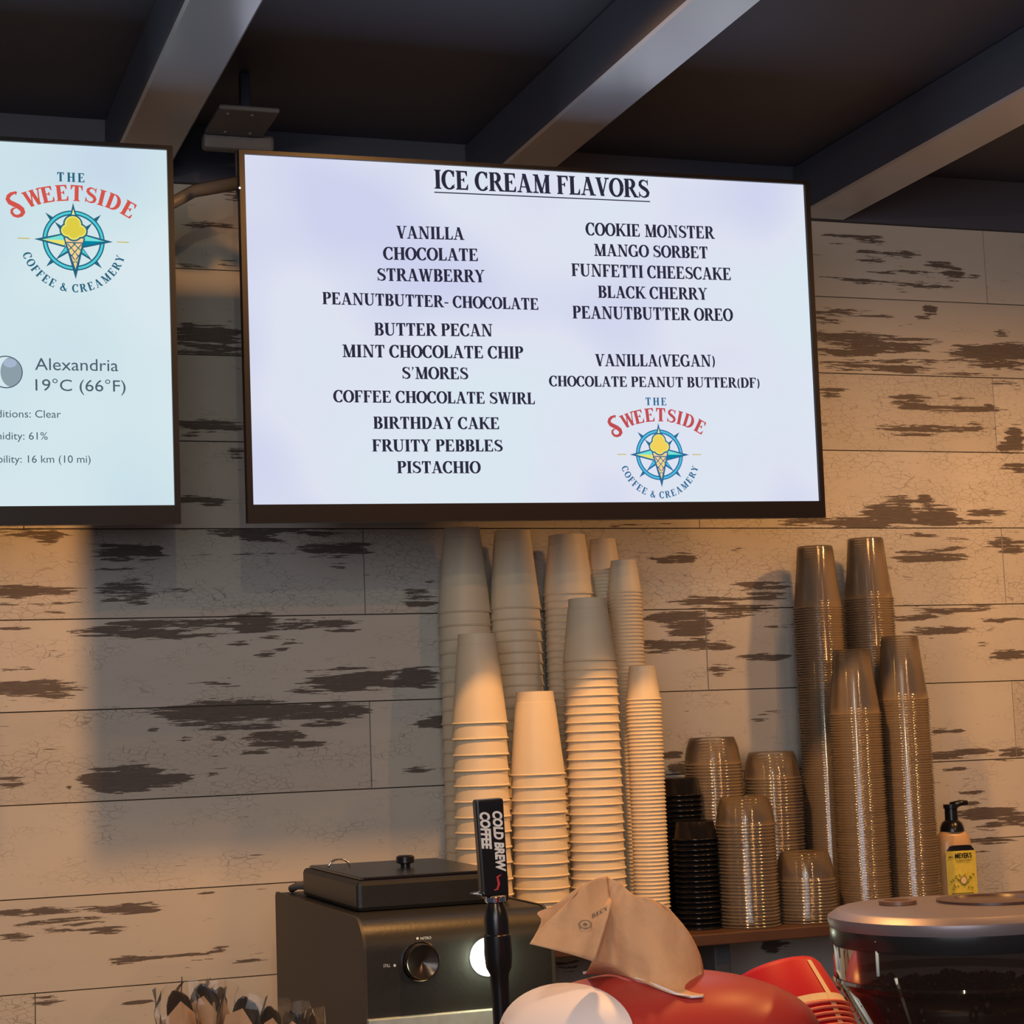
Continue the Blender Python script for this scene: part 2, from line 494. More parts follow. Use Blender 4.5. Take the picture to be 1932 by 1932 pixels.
# wear patches read off the planks: px, py, half width px, half height px, strength
PATCH = [
 (60,1007,55,7,.95),(20,1006,30,5,.8),(90,1018,18,8,.9),(60,1115,85,9,1),(40,1140,90,4,.7),(100,1158,25,5,.6),
 (240,1043,60,14,.9),(290,1040,18,9,1.1),(210,1075,40,5,.6),(235,1118,48,17,.85),(250,1133,30,8,.9),(340,1113,60,3,.7),
 (470,1005,70,6,1),(590,1006,60,6,.9),(500,1019,40,4,.9),(630,1036,60,9,1.05),(490,1045,50,4,.6),(545,1046,50,2,.7),(640,1070,20,6,.5),(545,1064,15,3,.6),
 (765,1105,20,3,.7),(780,1117,30,5,.8),(790,1136,30,8,.9),(810,1100,14,4,.9),
 (30,1186,35,3,.9),(260,1190,110,10,1.0),(350,1176,130,7,.95),(480,1176,45,14,1.15),(580,1178,90,9,.9),(640,1188,40,4,.9),(330,1200,90,4,.9),(490,1203,40,4,.8),(450,1214,22,4,.9),
 (500,1236,22,5,.8),(550,1212,12,4,.8),(530,1224,14,4,.9),(415,1290,25,8,.55),(640,1290,65,13,1.1),(590,1300,40,7,.9),(700,1275,40,8,1.0),(640,1262,60,3,.7),(790,1280,35,14,1.15),(740,1290,40,7,.9),
 (50,1298,90,12,1.15),(100,1304,45,10,.9),(40,1263,40,3,.8),(40,1316,50,3,.5),(10,1334,12,3,.9),
 (440,1342,130,16,1.2),(400,1355,80,10,1.1),(560,1345,110,12,1.1),(640,1338,50,8,1),(460,1372,60,5,1),(600,1366,40,5,1),(520,1392,50,12,1.1),(545,1404,60,6,1),(480,1420,25,4,.9),(410,1394,14,4,.9),(290,1377,10,4,.8),(350,1395,16,5,.8),
 (235,1470,68,18,1.35),(190,1472,25,16,1.3),(300,1472,55,12,1.05),(230,1492,45,2,1),(400,1455,26,2,1),(402,1460,12,4,.8),(405,1430,8,10,.6),(20,1476,25,9,.8),(130,1488,10,6,.9),
 (810,1365,30,5,1),(830,1360,15,10,1),(790,1450,30,4,.8),
 (60,1720,70,6,1.0),(160,1715,45,5,.8),(250,1712,45,9,.8),(240,1720,60,4,1),(120,1738,80,5,.9),(60,1742,25,4,1),(150,1752,70,5,.9),(30,1768,30,7,.9),(190,1757,40,5,.8),(390,1681,15,6,.7),
 (240,1812,40,6,1),(330,1803,95,3,1.05),(415,1792,15,5,1),(380,1812,25,5,.7),(470,1808,25,5,.6),(85,1890,30,9,.8),(260,1892,30,3,1.1),
 (480,1673,50,5,.6),
 # between the two screens
 (400,423,45,5,.8),(360,430,25,6,.7),(440,375,18,10,.7),(430,500,20,7,.8),(360,503,28,5,.8),(390,633,60,18,1.05),(400,660,60,8,.9),(400,803,60,9,1.0),(360,820,20,5,.8),(445,855,18,10,.9),(360,943,35,6,1),(400,948,25,6,1.1),
 (420,1000,30,3,.5),
 # right of the big screen
 (1590,445,60,3,.8),(1640,452,30,8,.9),(1580,460,50,3,.6),(1680,478,55,5,.9),(1640,490,25,6,.7),(1772,500,24,6,1.05),(1700,515,60,4,.7),(1800,515,18,10,.9),(1700,535,80,5,.8),(1750,545,60,4,.7),(1600,525,60,2,.8),(1840,520,12,5,.6),
 (1755,583,14,9,1.15),(1740,597,14,3,.9),(1590,592,70,6,.8),(1560,605,30,6,.8),(1620,640,110,10,1.05),(1680,655,60,10,1.1),(1740,645,40,5,.9),(1600,665,60,7,.95),(1620,690,70,8,.8),(1700,695,80,8,.75),(1850,665,60,12,1.05),(1915,665,45,14,1.2),(1890,690,60,8,.9),(1820,705,60,4,.9),(1890,628,15,6,.8),(1730,682,90,5,.6),
 (1570,738,25,10,.7),(1570,748,18,3,.9),(1720,750,40,4,.9),(1790,750,40,3,.8),(1790,771,90,5,1.05),(1720,762,40,4,.9),(1865,768,10,7,1.1),(1760,808,90,5,1.15),(1730,820,60,3,.9),(1840,800,18,4,.8),(1890,722,30,5,.8),(1915,828,16,18,1.2),(1895,845,15,9,1.1),
 (1700,943,30,6,1.1),(1742,943,18,7,1.15),(1680,973,50,16,1.3),(1765,975,40,14,1.25),(1610,985,60,8,1.1),(1540,985,60,7,1.05),(1860,968,40,6,1.0),(1850,985,25,5,.8),(1910,880,25,6,1),(1920,888,15,5,.9),
 (1200,990,80,4,.6),
 # behind and between the cups
 (1230,1053,8,4,.9),(1255,1056,16,7,1.0),(1290,1054,22,8,1.0),(1210,1043,10,3,.8),(1395,1036,20,4,.6),(1280,1165,50,12,1.2),(1300,1185,40,14,1.15),(1250,1215,40,7,1.15),(1310,1216,30,10,1.15),(1240,1232,30,5,.7),
 (1440,1105,50,6,1),(1330,1135,60,8,1.0),(1400,1150,60,7,.95),(1440,1125,40,7,.9),(1350,1220,30,7,1.1),(1380,1160,50,5,.8),(1430,1240,50,5,1.1),(1360,1262,25,9,.9),(1480,1180,30,6,.8),
 (1740,1010,40,4,.8),(1800,1018,30,5,.7),(1760,1053,60,6,1.1),(1740,1043,40,4,.9),(1790,1035,30,4,.7),(1720,1165,50,6,.9),(1790,1152,60,5,1),(1770,1190,60,7,.9),(1860,1145,30,5,.8),(1900,1025,35,7,1.05),(1910,1040,25,5,1),(1890,1170,40,5,.9),(1900,1235,35,7,1.0),(1850,1215,20,5,.7),
 (1450,1345,30,3,.8),(1430,1360,15,4,.8),(1770,1380,20,5,.9),(1805,1380,14,4,1.1),(1780,1425,60,6,1),(1830,1420,60,5,1),(1910,1418,25,8,1.15),(1900,1435,30,5,.7),(1795,1452,25,3,1),(1770,1480,20,5,.6),(1830,1496,25,3,.9),
 (1860,1535,60,8,1.25),(1915,1545,30,7,1.2),(1830,1517,20,3,1),(1900,1552,40,5,.9),(1860,1560,30,3,1),(1870,1587,40,6,.9),(1850,1606,20,2,.8),
 (1265,1425,20,6,1.1),(1290,1440,25,5,1),(1280,1450,20,8,.9),
 (1455,1784,18,8,1.2),(1475,1783,14,4,1),(1455,1798,12,3,.8),(1070,1822,30,6,.8),(1090,1832,30,4,.8),(1560,1868,30,6,.8),(1590,1885,20,5,1),
]
PW = []
for px, py, hx, hz, s in PATCH:
    a = W(px - hx, py); b = W(px + hx, py); c = W(px, py)
    d = W(px, py + hz)
    PW.append((c.x, c.z, abs(b.x - a.x) / 2 * 1.15, abs(c.z - d.z) * 1.35, s))
def wear_at(x, z, LP):
    best = 0
    for cx, cz, hx, hz, s in LP:
        u = abs(x - cx) / hx
        if u > 1.6: continue
        v = abs(z - cz) / hz
        if v > 1.6: continue
        d = u ** 2.6 + v ** 2
        val = s * .74 * max(0, 1.15 - .60 * d)
        if val > best: best = val
    return best
def jx(px, py): return W(px, py).x
JOINT = {3: [jx(1858, 500), -.35], 2: [-.8, .35 - .55, 2.9], 1: [jx(1876, 780), jx(1876, 780) - 1.22], 0: [jx(1319, 984), jx(1319, 984) + 1.22, jx(1319, 984) - 1.22],
         -1: [jx(687, 1080), jx(1893, 1070)], -2: [jx(1333, 1230), jx(1333, 1230) + 1.22], -3: [jx(699, 1400), jx(1913, 1360)],
         -4: [-.4, 2.6], -5: [jx(1760, 1650)], -6: [jx(1369, 1800), jx(1369, 1800) - 1.22], -7: [.4, 1.62], -8: [.9, 2.1], -9: [.2, 1.4]}
for row in range(-9, 4):
    z0, z1 = row * ROWH, (row + 1) * ROWH
    xs = sorted([-1.1] + [j for j in JOINT.get(row, []) if -1.0 < j < 3.4] + [3.5])
    for a, b in zip(xs[:-1], xs[1:]):
        if b - a < .08: continue
        g = .0009
        x0, x1, y0, y1 = a + g, b - g, z0 + g * 1.2, z1 - g * 1.2
        vis = x1 > -.1 and x0 < 2.6 and z1 > -1.0
        nx = max(2, int((x1 - x0) / (.011 if vis else .2))); nz = 36 if vis else 2
        LP = [p for p in PW if abs(p[1] - (z0 + z1) / 2) < p[3] * 1.6 + .08 and x0 - p[2] * 1.6 < p[0] < x1 + p[2] * 1.6]
        proud = -.0 - R_.uniform(0, .0014)
        vs, fs = [], []
        wr, ck, tn = [], [], []
        tone = R_.random(); crk = R_.choice([.0, .15, .5, .8, 1.0])
        if row in (1, 0) and a > .9: crk = 1.0
        if row in (2,): crk = .2
        if row == -1 and a > .8: crk = .95
        if row == -4: crk = .55
        if row == -2: crk = .55
        for j in range(nz):
            for i in range(nx):
                x = x0 + (x1 - x0) * i / (nx - 1); z = y0 + (y1 - y0) * j / (nz - 1)
                vs.append((x, proud, z)); wr.append(wear_at(x, z, LP) if vis else 0); ck.append(crk); tn.append(tone)
        for j in range(nz - 1):
            for i in range(nx - 1):
                k = j * nx + i
                fs.append((k, k + 1, k + 1 + nx, k + nx))
        n0 = len(vs)
        e = .0016
        rim = [(x0 - e * .3, proud + .0028, y0 - e * .3), (x1 + e * .3, proud + .0028, y0 - e * .3), (x1 + e * .3, proud + .0028, y1 + e * .3), (x0 - e * .3, proud + .0028, y1 + e * .3)]
        back = [(p[0], .006, p[2]) for p in rim]
        vs += rim + back; wr += [0] * 8; ck += [0] * 8; tn += [0] * 8
        cs = [0, nx - 1, nz * nx - 1, (nz - 1) * nx]
        for q in range(4):
            q2 = (q + 1) % 4
            fs.append((cs[q2], cs[q], n0 + q, n0 + q2)); fs.append((n0 + q2, n0 + q, n0 + 4 + q, n0 + 4 + q2))
        o = mesh('plank', vs, fs, M['plank'], wall)
        for nm, dat in (('wear', wr), ('crackle', ck), ('tone', tn)):
            at = o.data.attributes.new(nm, 'FLOAT', 'POINT'); at.data.foreach_set('value', dat)
tag(box('trim_1', (-1.2, -.012, ZT), (3.6, .006, CZ), M['ceiling']), kind='structure')
ceil = box('ceiling', (-2.4, -5.2, CZ), (4.4, .08, CZ + .08), M['ceiling']); tag(ceil, kind='structure')
tag(box('floor', (-2.4, -5.2, -2.02), (4.4, .08, -1.95), M['floor']), kind='structure')
def beam(x0, x1):
    b = box('trim_2', (x0, -5.2, ZT), (x1, -.012, CZ), [M['ceiling'], M['beam']], None, .004, 1)
    for p in b.data.polygons:
        if p.normal.z < -.5: p.material_index = 1
    tag(b, kind='structure')
beam(-.22, -.12)
b1 = (W(350, 0, 0), 0)
def cx_(px, py, z=ZT):
    d = ray(px, py); t = (z - CAM.z) / d.z
    return (CAM + d * t)
beam(cx_(352, 0).x, cx_(500, 0).x)
beam(cx_(1302, 0).x, cx_(1440, 0).x)
beam(cx_(1932, 168).x, cx_(1932, 236).x)
beam(2.40, 2.50)

# ------------------------------------------------------------------ televisions
TVW, TVH = .942, .942 * 9 / 16
TVM = Euler((0.029141361, -0.009473153, -0.001863), 'XYZ').to_matrix()
TVC = Vector((1.0436828, -0.4434567, 0.2570715))
def screen_mat(name, a, b, c):
    m = bpy.data.materials.new(name); m.use_nodes = True
    nt = m.node_tree; nt.nodes.clear()
    tc = N(nt, 'ShaderNodeTexCoord')
    nz = N(nt, 'ShaderNodeTexNoise'); nz.inputs['Scale'].default_value = 3.2; nz.inputs['Detail'].default_value = 1
    nt.links.new(tc.outputs['Object'], nz.inputs['Vector'])
    cr = N(nt, 'ShaderNodeValToRGB')
    cr.color_ramp.elements[0].position = .35; cr.color_ramp.elements[0].color = (*a, 1)
    cr.color_ramp.elements[1].position = .65; cr.color_ramp.elements[1].color = (*c, 1)
    e_ = cr.color_ramp.elements.new(.5); e_.color = (*b, 1)
    nt.links.new(nz.outputs['Fac'], cr.inputs[0])
    e = N(nt, 'ShaderNodeEmission'); nt.links.new(cr.outputs[0], e.inputs[0]); e.inputs[1].default_value = 1.0
    o = N(nt, 'ShaderNodeOutputMaterial'); nt.links.new(e.outputs[0], o.inputs[0])
    return m
SCR2 = screen_mat('lit_screen_lavender', srgb(206, 210, 238), srgb(222, 226, 241), srgb(218, 230, 240))
SCR1 = screen_mat('lit_screen_aqua', srgb(199, 216, 234), srgb(206, 228, 234), srgb(216, 232, 238))
def make_tv(center, scr):
    root = empty('television', center, TVM.to_euler())
    hw, hh = TVW / 2, TVH / 2
    # bezel ring
    so, to, bo = .0085, .006, .027
    vs = [(-hw - so, -hh - bo), (hw + so, -hh - bo), (hw + so, hh + to), (-hw - so, hh + to), (-hw, -hh), (hw, -hh), (hw, hh), (-hw, hh)]
    V = [(x, -.006, z) for x, z in vs] + [(x, .012, z) for x, z in vs[:4]] + [(x, .001, z) for x, z in vs[4:]]
    F = []
    for k in range(4):
        j = (k + 1) % 4
        F += [(k, j, 4 + j, 4 + k), (k, 8 + k, 8 + j, j), (4 + k, 4 + j, 12 + j, 12 + k)]
    F.append((11, 10, 9, 8))
    mesh('bezel', V, F, M['tv'], root)
    bm = bmesh.new(); bmesh.ops.create_cube(bm, size=1)
    for v in bm.verts:
        back = v.co.y > 0
        v.co = Vector((v.co.x * (2 * hw - (.16 if back else 0)), .012 + (.045 if back else 0), v.co.z * (2 * hh - (.2 if back else 0)) - .01))
    bmobj('rear_housing', bm, M['tv'], root)
    s = mesh('screen', [(-hw, 0, -hh), (hw, 0, -hh), (hw, 0, hh), (-hw, 0, hh)], [(0, 1, 2, 3)], scr, root)
    return root, s
def uv(px, py, center):
    d = ray(px, py); n = TVM @ Vector((0, -1, 0))
    t = (center - CAM).dot(n) / d.dot(n)
    p = TVM.transposed() @ (CAM + d * t - center)
    return p.x, p.z
def menu_line(s, x0, x1, yl, yr, cap, center, parent, under=False):
    """line whose letters span px x0..x1; yl, yr = px of the baseline at each end; cap = px cap height"""
    u0, v0 = uv(x0, yl, center); u1, v1 = uv(x1, yr, center)
    ut, vt = uv(x0, yl - cap, center)
    polys, wd = serif_polys(s)
    h = abs(vt - v0)
    sx = (u1 - u0) / wd
    sl = (v1 - v0) / (u1 - u0)
    F = Flat()
    for p in polys:
        F.poly([(u0 + x * sx, (v0 + sl * x * sx) + y * h) for x, y in p], M['ink'], .0006)
    if under:
        F.poly([(u0, v0 - h * .22), (u1, v1 - h * .22), (u1, v1 - h * .16), (u0, v0 - h * .16)], M['ink'], .0006)
    return F.build('menu_text', parent)
def logo(cu, cv, R, parent, teal, lite, red, gold):
    F = Flat()
    ink = emat('logo_teal', srgb(*teal)); lt = emat('logo_light_blue', srgb(*lite)); rd = emat('logo_red', srgb(*red)); gd = emat('logo_gold', srgb(*gold))
    aq = emat('logo_aqua', srgb(120, 225, 215)); yl = emat('logo_yellow', srgb(232, 226, 110)); scoop = emat('logo_scoop', srgb(*gold))
    dk = emat('logo_deep_blue', srgb(0, 130, 165)); cone = emat('logo_cone', srgb(246, 206, 150)); pale = emat('logo_pale', srgb(240, 238, 160)); halo = emat('logo_halo', srgb(228, 240, 246)); tan = emat('logo_tan', srgb(205, 190, 110))
    def P(pts, m, l): F.poly([(cu + x * R, cv + y * R) for x, y in pts], m, l)
    def ring(r0, r1, m, l, n=48):
        for k in range(n):
            a, b = 2 * PI * k / n, 2 * PI * (k + 1) / n
            P([(r0 * math.cos(a), r0 * math.sin(a)), (r1 * math.cos(a), r1 * math.sin(a)), (r1 * math.cos(b), r1 * math.sin(b)), (r0 * math.cos(b), r0 * math.sin(b))], m, l)
    def disc(x, y, r, m, l, n=22): P([(x + r * math.cos(2 * PI * k / n), y + r * math.sin(2 * PI * k / n)) for k in range(n)], m, l)
    ring(.90, 1.075, ink, .0006); ring(.95, 1.03, lt, .0008)
    for a, r0, r1, wd in ((135, 1.0, 1.36, .09), (45, 1.0, 1.36, .09), (225, 1.0, 1.36, .09), (-45, 1.0, 1.36, .09), (135, .55, .93, .085), (45, .55, .93, .085)):
        c, s = math.cos(math.radians(a)), math.sin(math.radians(a))
        P([(r0 * c - s * wd, r0 * s + c * wd), (r0 * c + s * wd, r0 * s - c * wd), (r1 * c, r1 * s)], ink, .0006)
    # star points
    P([(-.13, .80), (.13, .80), (0, 1.35)], ink, .0009); P([(-.07, .84), (.07, .84), (0, 1.12)], pale, .0011)
    for sx in (-1, 1):
        P([(sx * 1.36, .0), (sx * .30, .26), (sx * .30, -.26)], ink, .0009)
        P([(sx * 1.08, .0), (sx * .32, .20), (sx * .30, .0)], aq, .0011)
        P([(sx * 1.08, .0), (sx * .30, .0), (sx * .32, -.19)], yl if sx < 0 else dk, .0011)
        P([(sx * .64, -.72), (sx * .22, -.12), (sx * .12, -.40)], ink, .0009)
        P([(sx * .50, -.56), (sx * .27, -.24), (sx * .20, -.36)], lt, .0011)
        P([(sx * 1.50, .03), (sx * 1.92, .03), (sx * 1.92, -.01), (sx * 1.50, -.01)], tan, .0006)
    # cone
    P([(-.36, .10), (.40, .10), (.045, -1.38)], ink, .0013)
    P([(-.30, .08), (.34, .08), (.31, -.06), (-.27, -.06)], cone, .0015)
    P([(-.25, -.10), (.29, -.10), (.045, -1.02)], cone, .0015)
    for (x0, y0, x1, y1) in ((-.22, -.12, .16, -.58), (-.02, -.10, .22, -.34), (.27, -.12, -.08, -.55), (.06, -.10, -.17, -.34), (-.12, -.50, .10, -.80), (.19, -.50, -.02, -.80)):
        F_ = stroke([(x0, y0), (x1, y1)], [.035, .035])
        for p in F_: P(p, ink, .0017)
    for (x, y) in ((.03, -.22), (-.08, -.34), (.14, -.34), (.03, -.48), (.04, -.72)): disc(x, y, .045, yl, .0017, 8)
    for (x, y, r) in ((-.02, .58, .34), (-.22, .34, .27), (.22, .34, .27), (0, .26, .30)):
        disc(x, y, r, ink, .0019)
        disc(x, y, r - .055, yl, .0021)
        disc(x, y, r - .11, scoop, .0023)
    P([(-.2, .3), (.2, .3), (.15, .6), (-.15, .6)], scoop, .0023)
    def letters(s, fn, h, m, cond=.82):
        for k, c in enumerate(s):
            if c == ' ' or (k == 0 and s == 'SWEETSIDE'): continue
            g, wd = glyph(c)
            x, y, rot, hh = fn(k)
            cr, sr = math.cos(rot), math.sin(rot)
            for gl, mm, grow, lf in ((g, halo, 1.0, .0004), (g, m, 1.0, .0007)):
                if mm is halo: continue
                for p in gl:
                    P([(x + ((a - wd / 2) * hh * cond) * cr - (b - .5) * hh * sr, y + ((a - wd / 2) * hh * cond) * sr + (b - .5) * hh * cr) for a, b in p], mm, lf)
    xs = [-.52, 0, .50]
    letters('THE', lambda k: (-.05 + xs[k] * .70, 2.26, 0, .33), .33, ink, 1.02)
    cy0, rr = -2.32, 4.02
    lx = [-1.93, -1.36, -.87, -.37, .13, .63, 1.00, 1.42, 1.94]
    def sw(k):
        x = lx[k]; th = math.asin(x / rr)
        hh = .80 if k == 0 else .57
        r = rr - (.13 if k == 0 else 0)
        return (r * math.sin(th), cy0 + r * math.cos(th), -th, hh)
    letters('SWEETSIDE', sw, .6, rd, 1.08)
    bs = [(248, 382), (215, 388), (180, 402), (148, 432), (136, 470), (160, 508), (210, 532), (262, 556), (305, 590), (318, 628), (298, 662), (255, 680), (212, 672), (184, 640), (184, 604), (206, 582), (236, 580)]
    wsb = [10, 28, 42, 48, 52, 60, 62, 62, 62, 56, 46, 38, 36, 36, 32, 22, 6]
    for p in stroke([((x - 922) / 352, -(y - 955) / 352) for x, y in bs], [w_ / 352 for w_ in wsb]) + [[((x - 922) / 352, -(y - 955) / 352) for x, y in ((214, 366), (250, 374), (238, 420), (222, 400))]]: P(p, rd, .0007)
    st = 'COFFEE & CREAMERY'
    # weights for spacing
    ws = [glyph(c)[1] if c != ' ' else .3 for c in st]
    tot = sum(ws); acc = 0; ang = []
    for wd in ws:
        ang.append(196 + (344 - 196) * (acc + wd / 2) / tot); acc += wd
    def cc(k):
        a = math.radians(ang[k])
        return (1.70 * math.cos(a), 1.70 * math.sin(a), a + PI / 2, .29)
    letters(st, cc, .3, ink, 1.0)
    return F.build('logo', parent)

tv2, scr2 = make_tv(TVC, SCR2)
tag(tv2, 'wide wall television showing the black on white ice cream flavor menu', 'television')
TV1C = TVC + TVM @ Vector((-1.058, 0, 0))
tv1, scr1 = make_tv(TV1C, SCR1)
tag(tv1, 'television cut off by the left edge showing logo and local weather', 'television')
ML = [("ICE CREAM FLAVORS", 819, 1226, 356, 374, 36, True),
 ("VANILLA", 748, 876, 450, 453, 24), ("CHOCOLATE", 723, 903, 490, 493, 24), ("STRAWBERRY", 711, 915, 530, 533, 24),
 ("PEANUTBUTTER- CHOCOLATE", 608, 1017, 574, 585, 23), ("BUTTER PECAN", 706, 930, 633, 635, 24), ("MINT CHOCOLATE CHIP", 645, 988, 674, 677, 24),
 ("S'MORES", 758, 884, 715, 716, 23), ("COFFEE CHOCOLATE SWIRL", 629, 1010, 759, 763, 23), ("BIRTHDAY CAKE", 704, 943, 809, 810, 23),
 ("FRUITY PEBBLES", 702, 949, 852, 852, 23), ("PISTACHIO", 749, 907, 893, 893, 23),
 ("COOKIE MONSTER", 1105, 1348, 444, 451, 24), ("MANGO SORBET", 1120, 1336, 483, 488, 23), ("FUNFETTI CHEESCAKE", 1078, 1380, 521, 529, 24),
 ("BLACK CHERRY", 1128, 1335, 562, 566, 23), ("PEANUTBUTTER OREO", 1080, 1383, 601, 606, 24), ("VANILLA(VEGAN)", 1123, 1350, 691, 692, 23),
 ("CHOCOLATE PEANUT BUTTER(DF)", 1036, 1434, 729, 732, 20)]
for L in ML:
    menu_line(L[0], L[1], L[2], L[3], L[4], L[5], TVC, scr2, len(L) > 6)
cu, cv = uv(1244, 858, TVC); ru, _ = uv(1285, 858, TVC)
logo(cu, cv, (ru - cu), scr2, (46, 105, 150), (80, 190, 228), (192, 78, 82), (242, 210, 92))
cu, cv = uv(139, 454, TV1C); ru, _ = uv(193.5, 457, TV1C)
logo(cu, cv, (ru - cu), scr1, (40, 100, 125), (80, 205, 215), (210, 85, 75), (222, 205, 70))
GREY = emat('weather_grey', srgb(78, 94, 108))
def wtext(s, px, py, capx, wpx, body_align='LEFT'):
    u, v = uv(px, py, TV1C); _, v2 = uv(px, py - capx, TV1C); u2, _ = uv(px + wpx, py, TV1C)
    font_text('weather_text', s, GREY, scr1, u, v, .0006, abs(v2 - v), abs(u2 - u))
wtext('Alexandria', 66, 698, 24, 157)
wtext('19°C (66°F)', 67, 737, 23, 170)
wtext('Conditions: Clear', -46, 787, 15, 161)
wtext('Humidity: 61%', -39, 829, 15, 129)
wtext('Visibility: 16 km (10 mi)', -37, 873, 15, 208)
F = Flat()
mu, mv = uv(11, 702, TV1C); mr = uv(43, 702, TV1C)[0] - mu
md = emat('moon_edge', srgb(80, 98, 112)); mg = emat('moon_grey', srgb(140, 158, 168)); ml = emat('moon_pale', srgb(214, 232, 238)); mh = emat('moon_sheen', srgb(165, 182, 205))
def edisc(x, y, rx, ry, m, l, n=36): F.poly([(mu + mr * (x + rx * math.cos(2 * PI * k / n)), mv + mr * (y + ry * math.sin(2 * PI * k / n))) for k in range(n)], m, l)
edisc(0, 0, 1, 1, md, .0006); edisc(0, 0, .94, .94, mg, .0008)
edisc(.25, .55, .40, .27, mh, .0009)
pts = [(.92 * math.cos(math.radians(a)), .92 * math.sin(math.radians(a))) for a in range(75, 286, 10)] + [(.30 - .62 * math.cos(math.radians(a)), .90 * math.sin(math.radians(a))) for a in range(-75, 76, 10)]
F.poly([(mu + mr * x, mv + mr * y) for x, y in pts], ml, .0010)
F.build('moon_icon', scr1)
# small indicator on the left edge of the big television
iu, iv = uv(450.5, 357, TVC)
ind = lathe('indicator_light', [(0, 0), (.0016, 0), (.0018, .001), (0, .0016)], M['glow'], tv2, 10); ind.location = (iu, -.0072, iv); ind.rotation_euler = (PI / 2, 0, 0)
# television mount on the ceiling
mt = empty('ceiling_mount', (.60, -.32, CZ)); tag(mt, 'grey metal television mount fixed under the ceiling between the screens', 'mount')
def rel(lo, hi, o): return [Vector(lo) - o.location, Vector(hi) - o.location]
a, b = rel((.545, -.395, .605), (.640, -.265, .613), mt); box('mounting_plate', a, b, M['metalgrey'], mt, .003)
a, b = rel((.598, -.300, .612), (.614, -.284, CZ), mt); box('drop_post', a, b, M['ceiling'], mt, .003)
for (sx, sy) in ((.562, -.375), (.600, -.375), (.575, -.285), (.615, -.285)):
    lathe('screw', [(0, -.003), (.003, -.002), (.0035, 0)], M['metalgrey'], mt, 10, loc=(sx - .6, sy + .32, .605 - CZ))
a, b = rel((.545, -.262, .585), (.66, -.235, .612), mt); box('hinge_bar', a, b, M['metalgrey'], mt, .006)
a, b = rel((.60, -.25, .50), (.655, -.225, .60), mt); box('bracket', a, b, M['metalgrey'], mt, .012)
tube('arm', [Vector(p) - mt.location for p in ((.62, -.24, .54), (.52, -.30, .50), (.44, -.36, .44))], [.012, .010, .009], M['metalgrey'], mt)
tube('arm', [Vector(p) - mt.location for p in ((.64, -.24, .54), (.75, -.30, .50), (.84, -.37, .44))], [.012, .010, .009], M['metalgrey'], mt)

# ------------------------------------------------------------------ shelf
shelf = empty('wall_shelf', (.9, 0, SH)); tag(shelf, 'brown wooden shelf on the wall carrying all the cups', 'shelf')
box('board', (.0, -.305, -.019), (1.9, -.0016, 0), M['shelf'], shelf, .002)
for x in (.5, 1.72): box('bracket', (x, -.2, -.11), (x + .03, -.0016, -.019), M['metalgrey'], shelf, .003)

# ------------------------------------------------------------------ cups
def cup_mesh(name, r1, r0, h, mat, seg=28):
    t = .0006
    prof = [(r1 - .0012, .0), (r1 + .0010, .0), (r1 + .0019, .0012), (r1 + .0010, .0026), (r1 - .0002, .0032)]
    f = lambda z: r1 - (r1 - r0) * z / h
    zc = h - .018 if h > .09 else h - .008
    prof += [(f(zc), zc), (f(zc) - .0006, zc + .0006), (f(h), h), (f(h) - .0016, h + .0003), (f(h) - .0018, h - .006), (0, h - .006)]
    inner = [(0, h - .0066), (f(h) - .0024, h - .0066), (r1 - .0012 - t, .0)]
    vs, fs = lathe_data(prof + inner, seg)
    me = bpy.data.meshes.new(name)
    me.from_pydata(vs, [], fs); me.materials.append(mat)
    me.polygons.foreach_set('use_smooth', [True] * len(me.polygons))
    me.set_sharp_from_angle(angle=math.radians(35))
    return me
def clear_mesh(name, prof, mat, seg=26):
    vs, fs = lathe_data(prof, seg)
    me = bpy.data.meshes.new(name)
    me.from_pydata(vs, [], fs)
    for m_ in (mat if isinstance(mat, list) else [mat]): me.materials.append(m_)
    if isinstance(mat, list): me.polygons.foreach_set('material_index', [1 if i < 3 * seg else 0 for i in range(len(fs))])
    me.polygons.foreach_set('use_smooth', [True] * len(me.polygons))
    me.update()
    return me
def stack(name, me, px, py, Y, h, sp, label_top, label, cat, group, jit=.0004, limit=999, spj=.0, base=SH, toprow=None):
    """stack whose top centre is at px,py in the plane Y; standing on the shelf"""
    top = W(px, py, Y)
    H = top.z - base
    n = max(1, int(round((H - h) / sp)) + 1)
    z = base + .0002
    sp2 = (H - h) / max(1, n - 1)
    out = []
    rest = []
    for k in range(n):
        if n - k > limit:
            rest.append(z); z += sp2; continue
        o = link(name, me)
        o.location = (top.x + R_.uniform(-jit, jit), Y + R_.uniform(-jit, jit), z)
        o.rotation_euler = (0, 0, R_.uniform(0, 6))
        if k == n - 1: tag(o, label_top, cat, group)
        else: tag(o, label, cat, group)
        z += sp2 * (1 + (R_.uniform(-spj, spj) if 0 < k < n - 2 else 0))
        out.append(o)
    return out, rest, top.x, Y
big = cup_mesh('paper_cup', .0455, .0315, .148, M['paper'])
mid_ = cup_mesh('paper_cup', .0455, .0315, .138, M['paper'])
low = cup_mesh('paper_cup', .0455, .0320, .107, M['paper'])
small = cup_mesh('paper_cup', .0295, .0225, .058, M['paper'], 24)
